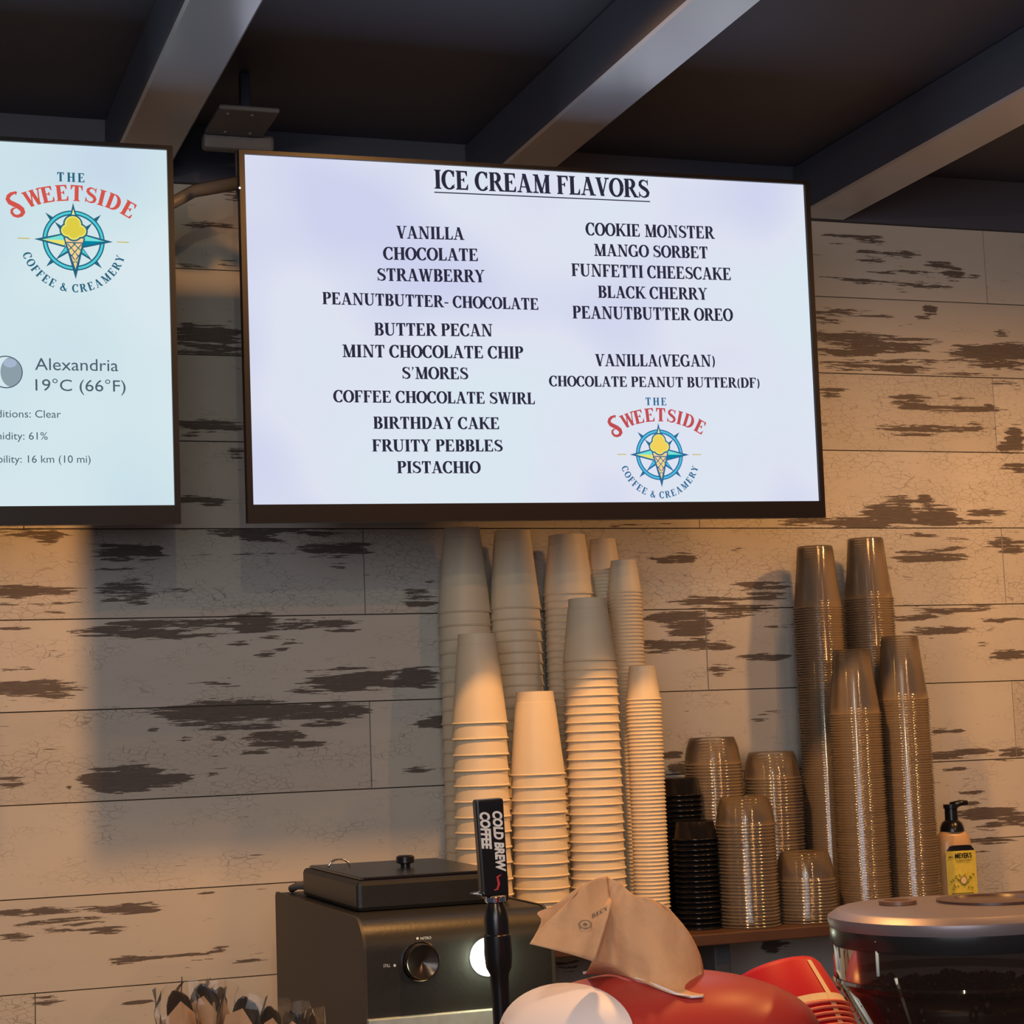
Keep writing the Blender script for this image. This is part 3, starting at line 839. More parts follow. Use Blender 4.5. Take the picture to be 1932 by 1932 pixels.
PC = [
 ('far left tall stack against the wall', big, 871, 1003, -.065, .148, .0235),
 ('tall stack second from left against the wall', mid_, 966, 1003, -.065, .138, .0193),
 ('tall stack third from left against the wall', low, 1069, 1011, -.065, .107, .0123),
 ('front left stack right behind the black tap handle', big, 899, 1193, -.20, .148, .0262),
 ('short front stack with the long bare top cup', mid_, 1009, 1306, -.20, .138, .0205),
 ('front stack behind the napkin with tightly nested rims', low, 1108, 1127, -.19, .107, .0152),
]
for d, me, px, py, Y, h, sp in PC:
    stack('paper_cup', me, px, py, Y, h, sp, 'topmost upside-down white paper cup of the ' + d, 'upside-down white paper cup nested in the ' + d, 'cup', 'large white paper cups, ' + d, spj=.05)
for d, px, py, Y in (('rear small-cup stack, half hidden', 1137, 1018, -.05), ('middle small-cup stack', 1176, 1058, -.115), ('front small-cup stack beside the black lids', 1211, 1257, -.20)):
    stack('small_paper_cup', small, px, py, Y, .058, .0064, 'topmost small white paper cup of the ' + d, 'small white paper cup nested in the ' + d, 'cup', 'small white paper cups, ' + d, jit=.0002)
# black lids, given a deeper cup profile
bl = clear_mesh('black_lid', [(.0375, 0), (.0398, .0004), (.0403, .0016), (.0392, .0028), (.0368, .0032), (.0320, .0300), (.0300, .0312), (.0280, .0302), (0, .0302)], M['blacklid'])
for d, px, py, Y in (('rear black stack', 1282, 1468, -.12), ('front black stack', 1311, 1549, -.21)):
    stack('black_lid', bl, px, py, Y, .031, .0088, 'topmost small black plastic lid of the ' + d, 'small black plastic lid nested in the ' + d + ' between white and clear cups', 'cup', 'small black plastic lids, ' + d, jit=.0008)
# clear cups and lids
ccm = clear_mesh('clear_cup', [(.0452, 0), (.0468, .0003), (.0474, .0012), (.0466, .0021), (.0448, .0024), (.0430, .016), (.0375, .060), (.0330, .112), (.0318, .1145), (.0290, .1135), (0, .1125)], [M['clearcup'], M['clearrim']])
clm = clear_mesh('clear_dome_lid', [(.0505, 0), (.0522, .0005), (.0524, .0025), (.0500, .0035), (.0490, .012), (.0465, .030), (.0420, .043), (.0400, .0480), (.0380, .0490), (.0350, .0478), (0, .0478)], [M['clearlid'], M['clearrim']])  # dome lids, drawn with a closed shallow-cup profile
REST = []
# nearest stacks first: they keep all their cups; the rest of the 300 limit goes to the two rear stacks
for d, px, py, Y, lim in (('front middle tall clear stack', 1606, 1226, -.21, 999), ('front right tall clear stack', 1696, 1201, -.20, 999),
                     ('rear left tall clear stack', 1537, 1032, -.085, 68), ('rear right tall clear stack', 1632, 1017, -.085, 68)):
    o_, rest, x, Y_ = stack('clear_cup', ccm, px, py, Y, .114, .0046, 'topmost upside-down clear plastic cup of the ' + d, 'upside-down clear plastic cup nested in the ' + d, 'cup', 'clear plastic cups, ' + d, jit=.0006, limit=lim)
    REST += [(x, Y_, z) for z in rest]
if REST:
    vs0, fs0 = [tuple(v.co) for v in ccm.vertices], [tuple(p.vertices) for p in ccm.polygons]
    vs, fs = [], []
    for x, y, z in REST:
        n0 = len(vs)
        vs += [(v[0] + x, v[1] + y, v[2] + z) for v in vs0]; fs += [tuple(i + n0 for i in f) for f in fs0]
    o = mesh('clear_cup_stacks', vs, fs, [M['clearcup'], M['clearrim']], None, True, mi=[p.material_index for p in ccm.polygons] * len(REST))
    tag(o, 'lower clear plastic cups of the two rear tall stacks', 'cups', kind='stuff')
for d, px, py, Y in (('rear left short clear stack', 1343, 1391, -.095), ('front left short clear stack', 1403, 1503, -.235), ('rear middle short clear stack', 1455, 1418, -.11), ('shortest clear stack by the shelf edge', 1517, 1606, -.235)):
    stack('clear_dome_lid', clm, px, py, Y, .049, .0055, 'topmost clear plastic dome lid of the ' + d, 'clear plastic dome lid nested in the ' + d, 'cup', 'clear plastic dome lids, ' + d, jit=.0008)

# ------------------------------------------------------------------ soap bottle
p = W(1801, 1640, -.16)
soap = empty('soap_bottle', (p.x, -.16, SH), (0, 0, -.14)); tag(soap, 'foaming hand soap bottle with black pump and yellow label on the shelf', 'bottle')
zt = W(1795, 1568, -.16).z - SH
bm = bmesh.new()
n = 40
prof = [(.030, 0), (.034, .004), (.0345, .012), (.0330, zt * .55), (.0315, zt - .022), (.028, zt - .008), (.0215, zt)]
rings = []
for r, z in prof:
    rings.append([bm.verts.new((math.copysign(abs(math.cos(a)) ** .55, math.cos(a)) * r, math.copysign(abs(math.sin(a)) ** .8, math.sin(a)) * r * .72, z)) for a in [2 * PI * k / n for k in range(n)]])
for i in range(len(rings) - 1):
    for k in range(n): bm.faces.new((rings[i][k], rings[i][(k + 1) % n], rings[i + 1][(k + 1) % n], rings[i + 1][k]))
bm.faces.new(rings[0]); bm.faces.new(rings[-1])
bmobj('bottle_body', bm, M['amber'], soap, True)
c0 = lathe('pump_cap', [(.022, zt), (.0215, zt + .006), (.018, zt + .015), (.012, zt + .020), (.0115, zt + .040), (.0135, zt + .041), (.0135, zt + .048), (0, zt + .049)], M['blackpl'], soap, 28)
tube('spout', [(0, 0, zt + .045), (.018, -.004, zt + .050), (.030, -.006, zt + .050)], [.0070, .0055, .004], M['blackpl'], soap, 12)
# label: gently curved panel
lw, lz0, lz1 = .029, .012, zt - .034
def lab_y(x): return -.0268 + .9 * x * x * 4
vs, fs = [], []
for j in range(2):
    for i in range(9):
        x = -lw + 2 * lw * i / 8 + .003
        vs.append((x, -.0262 + 3.2 * x * x, lz0 + (lz1 - lz0) * j))
for i in range(8): fs.append((i, i + 1, i + 10, i + 9))
mesh('label', vs, fs, M['label'], soap, True)
vs = []
for i in range(9):
    x = -lw + 2 * lw * i / 8 + .003
    vs.append((x, -.0262 + 3.2 * x * x, lz1))
for i in range(9):
    x = (-lw + 2 * lw * i / 8); e = math.sqrt(max(0, 1 - (abs(x) / lw) ** 5)) * .010
    vs.append((x * .94 + .003, -.0262 + 3.2 * x * x, lz1 + e))
mesh('label_top', vs, fs, M['blackpl'], soap, True)
font_text('label_text', "MEYER'S", M['blackpl'], soap, -.010, lz1 - .0125, .0282, .0088, .032, bold=.03)
font_text('label_text', 'MRS.', M['blackpl'], soap, -.022, lz1 - .012, .0275, .003, .009, bold=.02)
font_text('label_text', 'CLEAN DAY', M['blackpl'], soap, -.009, lz1 - .0190, .0282, .0032, .030, bold=.01)
F = Flat()
for k in range(26):
    a = R_.uniform(0, 6.28); x = R_.uniform(-.020, .024); z = lz0 + R_.uniform(.018, .046)
    if abs(x - .004) < .008 and abs(z - (lz0 + .034)) < .009: continue
    l, w_ = .0032, .0011
    F.poly([(x - l * math.cos(a), z - l * math.sin(a)), (x - w_ * math.sin(a), z + w_ * math.cos(a)), (x + l * math.cos(a), z + l * math.sin(a)), (x + w_ * math.sin(a), z - w_ * math.cos(a))], M['green'], .0280)
cx0, cz0 = .004, lz0 + .034
F.poly([(cx0 + .0070 * math.cos(k * PI / 10), cz0 + .0078 * math.sin(k * PI / 10)) for k in range(20)], M['green'], .0281)
F.poly([(cx0 + .0055 * math.cos(k * PI / 10), cz0 + .0062 * math.sin(k * PI / 10)) for k in range(20)], M['cream'], .0283)
F.poly([(-.020, lz0 + .010), (.022, lz0 + .010), (.022, lz0 + .012), (-.020, lz0 + .012)], M['green'], .0281)
F.poly([(-.018, lz0 + .005), (.018, lz0 + .005), (.018, lz0 + .0062), (-.018, lz0 + .0062)], M['green'], .0281)
F.build('label_art', soap)

# ------------------------------------------------------------------ counters
BC = -1.10
cb = empty('back_counter', (.9, -.45, -1.95)); tag(cb, 'back counter running along the plank wall', 'counter')
box('worktop', (-1.6, -.62, BC + 1.95 - .04), (2.0, .44, BC + 1.95), M['counter'], cb, .004)
box('cabinet', (-1.55, -.56, 0), (1.95, .43, BC + 1.95 - .04), M['blackmatte'], cb, .004)
LZ = -.83
fc = empty('front_bar', (.6, -1.5, -1.95)); tag(fc, 'raised front bar just below the picture', 'counter')
box('bar_top', (-1.2, -.55, LZ + 1.95 - .04), (1.6, .50, LZ + 1.95), M['counter'], fc, .004)
box('bar_body', (-1.15, -.42, 0), (1.55, .40, LZ + 1.95 - .04), M['blackmatte'], fc, .004)

# ------------------------------------------------------------------ nitro machine
X0, X1, YB, YF, ZM = .617, .872, -.335, -.85, -.588
nm = empty('coffee_dispenser', ((X0 + X1) / 2, (YB + YF) / 2, BC)); tag(nm, 'black boxy cold coffee machine with round dial and white lit button', 'machine')
o_ = nm.location
prof = [(YB, BC + .0), (YB, ZM - .006), (YB - .006, ZM)]
rr = .040
for k in range(9):
    a = PI / 2 * k / 8
    prof.append((YF + rr - rr * math.sin(a), ZM - rr + rr * math.cos(a)))
prof += [(YF, BC)]
def extr(name, prof, xa, xb, mat, parent, o_, bev=0):
    n = len(prof)
    vs = [(xa - o_.x, y - o_.y, z - o_.z) for y, z in prof] + [(xb - o_.x, y - o_.y, z - o_.z) for y, z in prof]
    fs = [tuple(range(n)), tuple(range(2 * n - 1, n - 1, -1))] + [(i, n + i, n + (i + 1) % n, (i + 1) % n) for i in range(n)]
    ob = mesh(name, vs, fs, mat, parent, True)
    bm = bmesh.new(); bm.from_mesh(ob.data); bmesh.ops.recalc_face_normals(bm, faces=bm.faces); bm.to_mesh(ob.data); bm.free()
    ob.data.set_sharp_from_angle(angle=math.radians(30))
    return ob
extr('housing', prof, X0 + .004, X1 - .004, M['blackmatte'], nm, o_)
pr2 = [(y + (.0015 if y < YF + .01 else 0) * -1, z + .0015) for y, z in prof]
SIDE = pmat('side_panel_brown_black', (.040, .031, .024), .5, noise=.1, nscale=150, bump=.1)
extr('side_panel', pr2, X0, X0 + .004, SIDE, nm, o_)
extr('side_panel', pr2, X1 - .004, X1, SIDE, nm, o_)
def rl(x, y, z): return (x - o_.x, y - o_.y, z - o_.z)
# raised tray on top
TX0, TX1 = .640, .852
box('top_tray', rl(TX0, -.74, ZM), rl(TX1, -.42, ZM + .040), M['blackmatte'], nm, .006)
box('tray_lid', rl(TX0 + .008, -.732, ZM + .040), rl(TX1 - .008, -.43, ZM + .044), M['blackpl'], nm, .003)
kp = W(765, 1634, -.58)
lathe('lid_knob', [(.007, 0), (.007, .004), (.013, .006), (.013, .014), (.010, .016), (0, .016)], M['blackpl'], nm, 20, loc=rl(kp.x, -.58, ZM + .044))
hp = W(640, 1640, -.50)
tube('lid_handle', [rl(hp.x + .016 * math.cos(a), -.50, ZM + .043 + .012 * math.sin(a)) for a in [PI * k / 8 for k in range(9)]], .0016, M['chrome'], nm, 6)
tube('hose', [rl(X0 + .02, -.36, ZM + .006), rl(X0 + .025, -.38, ZM + .012), rl(X0 + .05, -.42, ZM + .012), rl(TX0 + .01, -.46, ZM + .010)], .006, M['metalgrey'], nm, 8)
# dial
yf = YF - .0005
def onface(px, py, y=YF): q = W(px, py, y); return q
dp = onface(792, 1813); dr = (onface(826, 1813) - onface(792, 1813)).x
ring_o = lathe('dial_ring', [(dr * 1.04, 0), (dr * 1.06, .002), (dr * 1.0, .003), (dr * .95, .0)], M['chrome'], nm, 40, caps=False); ring_o.location = rl(dp.x, yf, dp.z); ring_o.rotation_euler = (PI / 2, 0, 0)
dial = lathe('dial', [(dr * .95, 0), (dr * .95, .014), (dr * .90, .016), (dr * .82, .0145), (0, .010)], pmat('dial_spun_metal', (.045, .035, .030), .22, .6), nm, 40); dial.location = rl(dp.x, yf, dp.z); dial.rotation_euler = (PI / 2, 0, 0)
def facetext(s, px, py, hpx, wpx):
    q = onface(px, py); q2 = onface(px + wpx, py); q3 = onface(px, py - hpx)
    t = font_text('panel_text', s, M['white'], nm, 0, 0, 0, abs(q3.z - q.z), abs(q2.x - q.x))
    t.location = rl(q.x, YF - .0015, q.z)
facetext('STILL', 723, 1825, 6, 13)
facetext('NITRO', 793, 1773, 5.5, 20)
for px, py in ((744.5, 1821.5), (787.5, 1770.5)):
    q = onface(px, py); dd = lathe('panel_mark', [(.0017, 0), (.0017, .0006), (0, .0006)], M['white'], nm, 12); dd.location = rl(q.x, YF, q.z); dd.rotation_euler = (PI / 2, 0, 0)
# lit button
q = onface(921, 1805); br = (onface(955, 1805) - q).x
bt = lathe('button_light', [(br, 0), (br, .002), (br * .42, .0025)], M['lamp'], nm, 40, caps=False); bt.location = rl(q.x, YF, q.z); bt.rotation_euler = (PI / 2, 0, 0)
bt = lathe('button_ring', [(br * .42, .0025), (br * .36, .0030)], M['lampring'], nm, 40, caps=False); bt.location = rl(q.x, YF, q.z); bt.rotation_euler = (PI / 2, 0, 0)
bt = lathe('button_light', [(br * .36, .0030), (0, .0034)], M['lamp'], nm, 40, caps=False); bt.location = rl(q.x, YF, q.z); bt.rotation_euler = (PI / 2, 0, 0)
light('added_button_glow', 'POINT', (q.x, YF - .022, q.z), .32, (.92, 1, .70), shadow_soft_size=.012)  # unseen point light added before the button for its halo
q1 = W(696, 1925, YF - .012); q2 = W(941, 1904, YF - .012)
box('steel_panel', rl(q1.x, YF - .012, q2.z - .16), rl(q2.x, YF, (q1.z + q2.z) / 2), M['steel'], nm, .001)

# ------------------------------------------------------------------ cold brew tap
YT = -1.08
pt, pb = W(920, 1507, YT), W(932, 1690, YT)
bas = W(948, 1932, YT)
tap = empty('beer_style_tap', (bas.x, YT, LZ)); tap.name = 'coffee_tap'
tag(tap, 'black tap with a tall rectangular handle printed cold brew coffee', 'tap')
ax = (pt - pb).normalized()
rotm = Vector((0, 0, 1)).rotation_difference(ax).to_euler()
hh = (pt - pb).length
hwid = .5 * (W(947, 1600, YT) - W(896, 1600, YT)).x
han = box('handle', (-hwid, -.009, 0), (hwid, .009, hh), M['blackpl'], tap, .003)
for v in han.data.vertices:
    k = v.co.z / hh; v.co.x *= (.97 + .05 * k)
han.location = pb - tap.location; han.rotation_euler = (rotm.x, rotm.y, -.04)
t = font_text('handle_text', 'COLD BREW', M['white'], han, 0, 0, .0093, .0120, hh * .625, shear=.18, bold=.05, rot=-PI / 2); t.location = (.0026, 0, hh * .87)
t = font_text('handle_text', 'COFFEE', M['white'], han, 0, 0, .0093, .0125, hh * .385, shear=.18, bold=.05, rot=-PI / 2); t.location = (-.0128, 0, hh * .87)
for t in [c for c in han.children]: t.data.transform(Matrix.Scale(.92, 4, (1, 0, 0)))
F = Flat()
for p_ in stroke([(.0045, .022), (.0000, .020), (.0012, .012), (-.0010, .006), (-.0050, .0052)], [.0012, .0024, .0028, .0024, .0010]): F.poly([(x + .003, z + .002) for x, z in p_], M['redprint'], .0093)
F.build('handle_emblem', han)
pxm = (W(966, 1700, YT) - W(946, 1700, YT)).length / 20
def tapprof(name, rows, mat, seg=24):
    """rows of (px y, px radius); follows the leaning axis"""
    vs, fs = [], []
    for py, r in rows:
        cxp = 934 + (py - 1692) * .056
        c_ = W(cxp, py, YT) - tap.location
        for k in range(seg):
            a = 2 * PI * k / seg
            vs.append((c_.x + r * pxm * math.cos(a), c_.y + r * pxm * math.sin(a), c_.z))
    for i in range(len(rows) - 1):
        for k in range(seg):
            k2 = (k + 1) % seg; fs.append((i * seg + k2, i * seg + k, (i + 1) * seg + k, (i + 1) * seg + k2))
    fs.append(tuple(range(seg))); fs.append(tuple(reversed([(len(rows) - 1) * seg + k for k in range(seg)])))
    ob = mesh(name, vs, fs, mat, tap, True); ob.data.set_sharp_from_angle(angle=math.radians(35)); return ob
tapprof('ferrule', [(1691, 18), (1692, 19), (1701, 19), (1702, 17)], M['chrome'])
tapprof('faucet_body', [(1702, 14), (1715, 19), (1735, 22), (1762, 22), (1764, 24), (1800, 25), (1825, 23), (1838, 17), (1870, 16), (1960, 16)], M['blackpl'])
zb = (W(950, 1960, YT) - tap.location)
lathe('tap_base', [(.036, 0), (.036, .006), (.016, .012), (16 * pxm, zb.z)], M['blackpl'], tap, 24, loc=(zb.x * .5, 0, 0))
lv = W(902, 1685, YT) - tap.location
fb = lathe('lever', [(0, -.0015), (.008, -.001), (.010, 0), (.008, .001), (0, .0015)], M['chrome'], tap, 16, loc=lv)
tube('lever_stem', [lv, W(925, 1696, YT) - tap.location], .003, M['chrome'], tap, 8)

# ------------------------------------------------------------------ napkin dispenser
DY = -1.74
dc = W(1238, 1932, DY)
DC = Vector((dc.x, DY, -.612)); DA, DB, DCc = .140, .105, W(1228, 1832, DY).z + .612
def dome_hit(px, py, off=0):
    d = ray(px, py); S = Vector((1 / (DA + off), 1 / (DB + off), 1 / (DCc + off)))
    o = CAM - DC
    oo = Vector((o.x * S.x, o.y * S.y, o.z * S.z)); dd = Vector((d.x * S.x, d.y * S.y, d.z * S.z))
    A, B, Cc = dd.dot(dd), 2 * oo.dot(dd), oo.dot(oo) - 1
    D = B * B - 4 * A * Cc
    if D < 0: D = 0
    t = (-B - math.sqrt(D)) / (2 * A)
    return CAM + d * t
disp = empty('napkin_dispenser', (DC.x, DC.y, LZ)); tag(disp, 'rounded glossy red napkin dispenser with a pale oval reflection modelled on its front', 'dispenser')
o_ = disp.location
vs, fs = [], []
rows = [(1.0, LZ), (1.02, LZ + .01), (1.02, DC.z - .01)] + [(math.cos(a), DC.z + DCc * math.sin(a)) for a in [PI / 2 * k / 14 for k in range(0, 14)]]
rows = [(min(s_, 1.0) if z_ < DC.z else s_, z_) for s_, z_ in rows]
seg = 56
for s_, z_ in rows:
    for k in range(seg):
        a = 2 * PI * k / seg
        vs.append((DA * s_ * math.cos(a), DB * s_ * math.sin(a), z_ - LZ))
for i in range(len(rows) - 1):
    for k in range(seg):
        k2 = (k + 1) % seg; fs.append((i * seg + k, i * seg + k2, (i + 1) * seg + k2, (i + 1) * seg + k))
vs.append((0, 0, DC.z + DCc - LZ))
for k in range(seg): fs.append(((len(rows) - 1) * seg + k, (len(rows) - 1) * seg + (k + 1) % seg, len(vs) - 1))
fs.append(tuple(reversed(range(seg))))
mesh('housing', vs, fs, M['redgloss'], disp, True)
# bright reflection on the dome, built as a pale oval shell
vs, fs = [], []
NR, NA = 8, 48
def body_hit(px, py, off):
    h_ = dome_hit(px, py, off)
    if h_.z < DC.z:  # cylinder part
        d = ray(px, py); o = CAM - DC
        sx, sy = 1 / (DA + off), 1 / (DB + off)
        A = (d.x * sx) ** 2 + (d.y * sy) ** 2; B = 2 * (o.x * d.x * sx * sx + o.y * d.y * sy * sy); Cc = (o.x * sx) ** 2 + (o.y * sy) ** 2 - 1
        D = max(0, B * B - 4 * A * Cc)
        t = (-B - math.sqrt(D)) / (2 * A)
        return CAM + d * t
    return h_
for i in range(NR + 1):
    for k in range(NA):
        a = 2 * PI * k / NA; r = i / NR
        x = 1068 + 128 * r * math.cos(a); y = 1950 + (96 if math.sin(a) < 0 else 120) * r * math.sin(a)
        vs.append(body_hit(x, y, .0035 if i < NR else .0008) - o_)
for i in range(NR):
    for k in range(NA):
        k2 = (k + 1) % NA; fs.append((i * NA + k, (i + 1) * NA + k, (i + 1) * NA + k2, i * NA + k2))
mesh('oval_reflection', vs, fs, M['pale'], disp, True)
# lip of the slot
slot = [(1100, 1836), (1130, 1832), (1165, 1835), (1200, 1846), (1240, 1860), (1275, 1875), (1305, 1881), (1326, 1880)]
lip = [dome_hit(x, y, .002) - o_ for x, y in slot]
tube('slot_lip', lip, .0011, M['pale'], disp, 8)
# the napkin that sticks out
nap = empty('paper_napkin', (DC.x, DC.y, DC.z)); tag(nap, 'brown recycled paper napkin pulled half out of the red dispenser', 'napkin')
o_ = nap.location
def patch(name, rowsP, mat, nu=22, nv=14, wob=.0012, seed=1):
    """rowsP: list of rows from top to bottom, each a list of (px, py, Y)"""
    def interp(row, t):
        n_ = len(row) - 1; f = t * n_; i = min(int(f), n_ - 1); f -= i
        p0 = row[max(i - 1, 0)]; p1 = row[i]; p2 = row[i + 1]; p3 = row[min(i + 2, n_)]
        out = []
        for a, b, c, d in zip(p0, p1, p2, p3):
            out.append(.5 * ((2 * b) + (-a + c) * f + (2 * a - 5 * b + 4 * c - d) * f * f + (-a + 3 * b - 3 * c + d) * f ** 3))
        return out
    vs, fs = [], []
    rr_ = random.Random(seed); ph = [rr_.uniform(0, 6) for _ in range(4)]
    for j in range(nv + 1):
        tv = j / nv
        col = [interp([tuple(x) for x in row], tv) for row in zip(*[[interp(rw, k / nu) for k in range(nu + 1)] for rw in rowsP])]
        for i, (x, y, Y) in enumerate(col):
            p = W(x, y, Y + wob * (math.sin(i * .9 + ph[0] + tv * 3) + math.sin(tv * 9 + ph[1] + i * .3)))
            vs.append(p - o_)
    for j in range(nv):
        for i in range(nu):
            k = j * (nu + 1) + i; fs.append((k, k + 1, k + nu + 2, k + nu + 1))
    ob = mesh(name, vs, fs, mat, nap, True)
    md_ = ob.modifiers.new('thickness', 'SOLIDIFY'); md_.thickness = .0004
    return ob
def dy(x, y): return dome_hit(x, y, .0012).y - .0015
YN = dy(1200, 1850) + .006
# right, full sheet rising from the slot
patch('sheet', [
    [(1146, 1655, YN + .010), (1172, 1668, YN + .004), (1195, 1688, YN), (1222, 1694, YN - .002), (1256, 1708, YN - .002)],
    [(1142, 1712, YN + .006), (1150, 1716, YN + .008), (1200, 1716, YN - .004), (1265, 1730, YN - .006), (1297, 1756, YN + .002)],
    [(1130, 1770, YN + .012), (1150, 1775, YN + .012), (1200, 1780, YN - .006), (1270, 1790, YN - .008), (1322, 1806, YN + .006)],
    [(1116, 1815, YN + .014), (1160, 1822, YN + .012), (1205, 1835, YN - .002), (1270, 1850, (YN + dy(1272, 1877)) / 2 - .002), (1328, 1850, YN - .002)],
    [(x, y, dy(x, y)) for x, y in ((1104, 1838), (1160, 1838), (1205, 1850), (1272, 1877), (1328, 1880))]], M['napkin'], 28, 20, .0012, 2)
# left flap folded over
patch('folded_flap', [
    [(1146, 1653, YN + .008), (1118, 1660, YN - .002), (1094, 1678, YN - .008), (1086, 1688, YN - .010)],
    [(1150, 1690, YN - .002), (1112, 1705, YN - .010), (1070, 1712, YN - .014), (1050, 1722, YN - .014)],
    [(1152, 1712, YN - .012), (1110, 1750, YN - .016), (1060, 1755, YN - .016), (1015, 1758, YN - .014)],
    [(1122, 1815, YN - .018), (1085, 1803, YN - .020), (1045, 1792, YN - .020), (999, 1781, YN - .018)]], M['napkin'], 18, 14, .0006, 5)
patch('inner_ply', [
    [(1110, 1664, YN + .012), (1080, 1682, YN + .010), (1060, 1698, YN + .010), (1040, 1712, YN + .008)],
    [(1120, 1720, YN + .012), (1080, 1735, YN + .010), (1040, 1730, YN + .008), (1014, 1722, YN + .006)],
    [(1120, 1760, YN + .012), (1080, 1765, YN + .008), (1040, 1755, YN + .004), (1022, 1738, YN + .004)],
    [(1115, 1790, YN + .010), (1080, 1788, YN + .004), (1040, 1782, YN - .002), (1003, 1776, YN - .006)]], M['napkin'], 12, 10, .0004, 9)
# print on the napkin
def np_(x, y, Y): return W(x, y, Y) - o_
ring = []
vs, fs = [], []
for r in (10.5, 12.8):
    for k in range(24):
        a = 2 * PI * k / 24; vs.append(np_(1104 + r * math.cos(a), 1744 + r * .66 * math.sin(a), YN - .0195))
for k in range(24): fs.append((k, (k + 1) % 24, 24 + (k + 1) % 24, 24 + k))
k0 = len(vs)
for k in range(8): vs.append(np_(1104 + 4 * math.cos(k * PI / 4), 1744 + 3 * math.sin(k * PI / 4), YN - .0195))
fs.append(tuple(range(k0, k0 + 8)))
mesh('print_mark', vs, fs, M['napprint'], nap)
def napletters(s, x0, y0, x1, y1, h, Y0, Y1):
    polys, wd = serif_polys(s); vs, fs = [], []
    for p in polys:
        k0 = len(vs)
        for a, b in p:
            t = a / wd; vs.append(np_(x0 + (x1 - x0) * t - b * 1, y0 + (y1 - y0) * t - b * h, Y0 + (Y1 - Y0) * t))
        fs.append(tuple(range(k0, k0 + len(p))))
    mesh('print_text', vs, fs, M['napprint'], nap)
napletters('RECY', 1117, 1732, 1147, 1716, 7, YN - .0165, YN - .0125)

# ------------------------------------------------------------------ red dessert cups, leaning stack
top = W(1459, 1836, -1.43); dn = W(1512, 1991, -1.47)
axd = (top - dn).normalized()
h_, sp_ = .056, .0060
def red_cup(i, loc, q):
    o = empty('red_cup', loc); o.rotation_mode = 'QUATERNION'; o.rotation_quaternion = q
    return o
r1, r0 = .0610, .0470
prf = [(r1 - .002, 0), (r1 + .0012, 0), (r1 + .002, .0014), (r1 + .001, .0028)]
f_ = lambda z: r1 - (r1 - r0) * z / h_
vs, fs = lathe_data(prf + [(f_(.003), .003), (f_(.009), .009), (f_(.010), .010), (f_(h_ - .006), h_ - .006), (f_(h_) - .002, h_ - .001), (f_(h_) - .005, h_), (0, h_ - .001)], 44)
me_body = bpy.data.meshes.new('cup_body'); me_body.from_pydata(vs, [], fs); me_body.materials.append(M['redpaper']); me_body.materials.append(M['pinkedge']); me_body.materials.append(M['cream'])
mi = []
for i in range(len(fs)):
    rw = i // 44
    mi.append(1 if rw < 4 else 0)
me_body.polygons.foreach_set('material_index', mi); me_body.polygons.foreach_set('use_smooth', [True] * len(fs)); me_body.update()
# band and stripe (printed)
sv, sf = [], []
def surf(z, a, off): r = f_(z) + off; return (r * math.cos(a), r * math.sin(a), z)
AST = math.radians(-67)
for j in range(9):
    z = .003 + (h_ - .010) * j / 8
    for k in range(3): sv.append(surf(z, AST + (k - 1) * .062, .0005))
for j in range(8):
    for k in range(2): a_ = j * 3 + k; sf.append((a_, a_ + 1, a_ + 4, a_ + 3))
me_str = bpy.data.meshes.new('stripe'); me_str.from_pydata(sv, [], sf); me_str.materials.append(M['cream']); me_str.update()
sv, sf = [], []
for j in range(2):
    for k in range(44): sv.append(surf(.0035 + .0075 * j, 2 * PI * k / 44, .0004))
for k in range(44): sf.append((k, (k + 1) % 44, 44 + (k + 1) % 44, 44 + k))
me_band = bpy.data.meshes.new('band'); me_band.from_pydata(sv, [], sf); me_band.materials.append(M['cream']); me_band.update()
qd = Vector((0, 0, 1)).rotation_difference(axd)
nn = int(((top.z - LZ - .012) / axd.z - h_) / sp_)
for k in range(nn):
    loc = top - axd * (h_ + sp_ * k)
    o = empty('red_cup', loc); o.rotation_mode = 'QUATERNION'; o.rotation_quaternion = qd
    link('cup_body', me_body, o); link('stripe', me_str, o)
    if k == 0: link('band', me_band, o)
    tag(o, 'topmost red paper cup of the leaning upside-down stack, cream stripes' if k == 0 else 'red paper cup nested in the leaning stack beside the grinder', 'cup', 'red paper cups in the leaning stack')

# ------------------------------------------------------------------ grinder
GY = -1.80
gc = W(1800, 1719, GY)
GR = 237 / FPX * (gc - CAM).dot(FV)
gr = empty('coffee_grinder', (gc.x, GY, LZ)); tag(gr, 'coffee grinder with round grey lid and smoky see-through bean hopper', 'grinder')
zl = gc.z - LZ
lathe('hopper_lid', [(GR * .985, zl - .010), (GR, zl - .004), (GR * .995, zl - .001), (GR * .93, zl + .0035), (GR * .90, zl + .0045), (0, zl + .005)], M['lidgrey'], gr, 72)
lathe('lid_band', [(GR * .98, zl - .024), (GR * .99, zl - .022), (GR * .985, zl - .0095), (GR * .90, zl - .0095)], M['darkband'], gr, 72)
lathe('lid_recess', [(.016, 0), (.016, .0030), (.012, .0034), (.010, .0008), (0, .0008)], pmat('lid_recess_brown', (.16, .08, .05), .3), gr, 32, loc=(-.030, .040, zl + .005))
lathe('lid_catch', [(.045, 0), (.045, .0020), (.030, .0028), (.028, .001), (0, .001)], pmat('lid_catch_dark', (.07, .035, .03), .35), gr, 32, loc=(.045, .015, zl + .005))
hz = [(GR * .97, zl - .022), (GR * .965, zl - .050), (GR * .95, zl - .056), (GR * .62, zl - .122), (GR * .42, zl - .165), (GR * .40, zl - .19)]
lathe('hopper', hz, M['glass'], gr, 72, caps=False)
lathe('hopper_shoulder', [(GR * .972, zl - .051), (GR * .98, zl - .0535), (GR * .955, zl - .058)], M['glass'], gr, 72, caps=False)
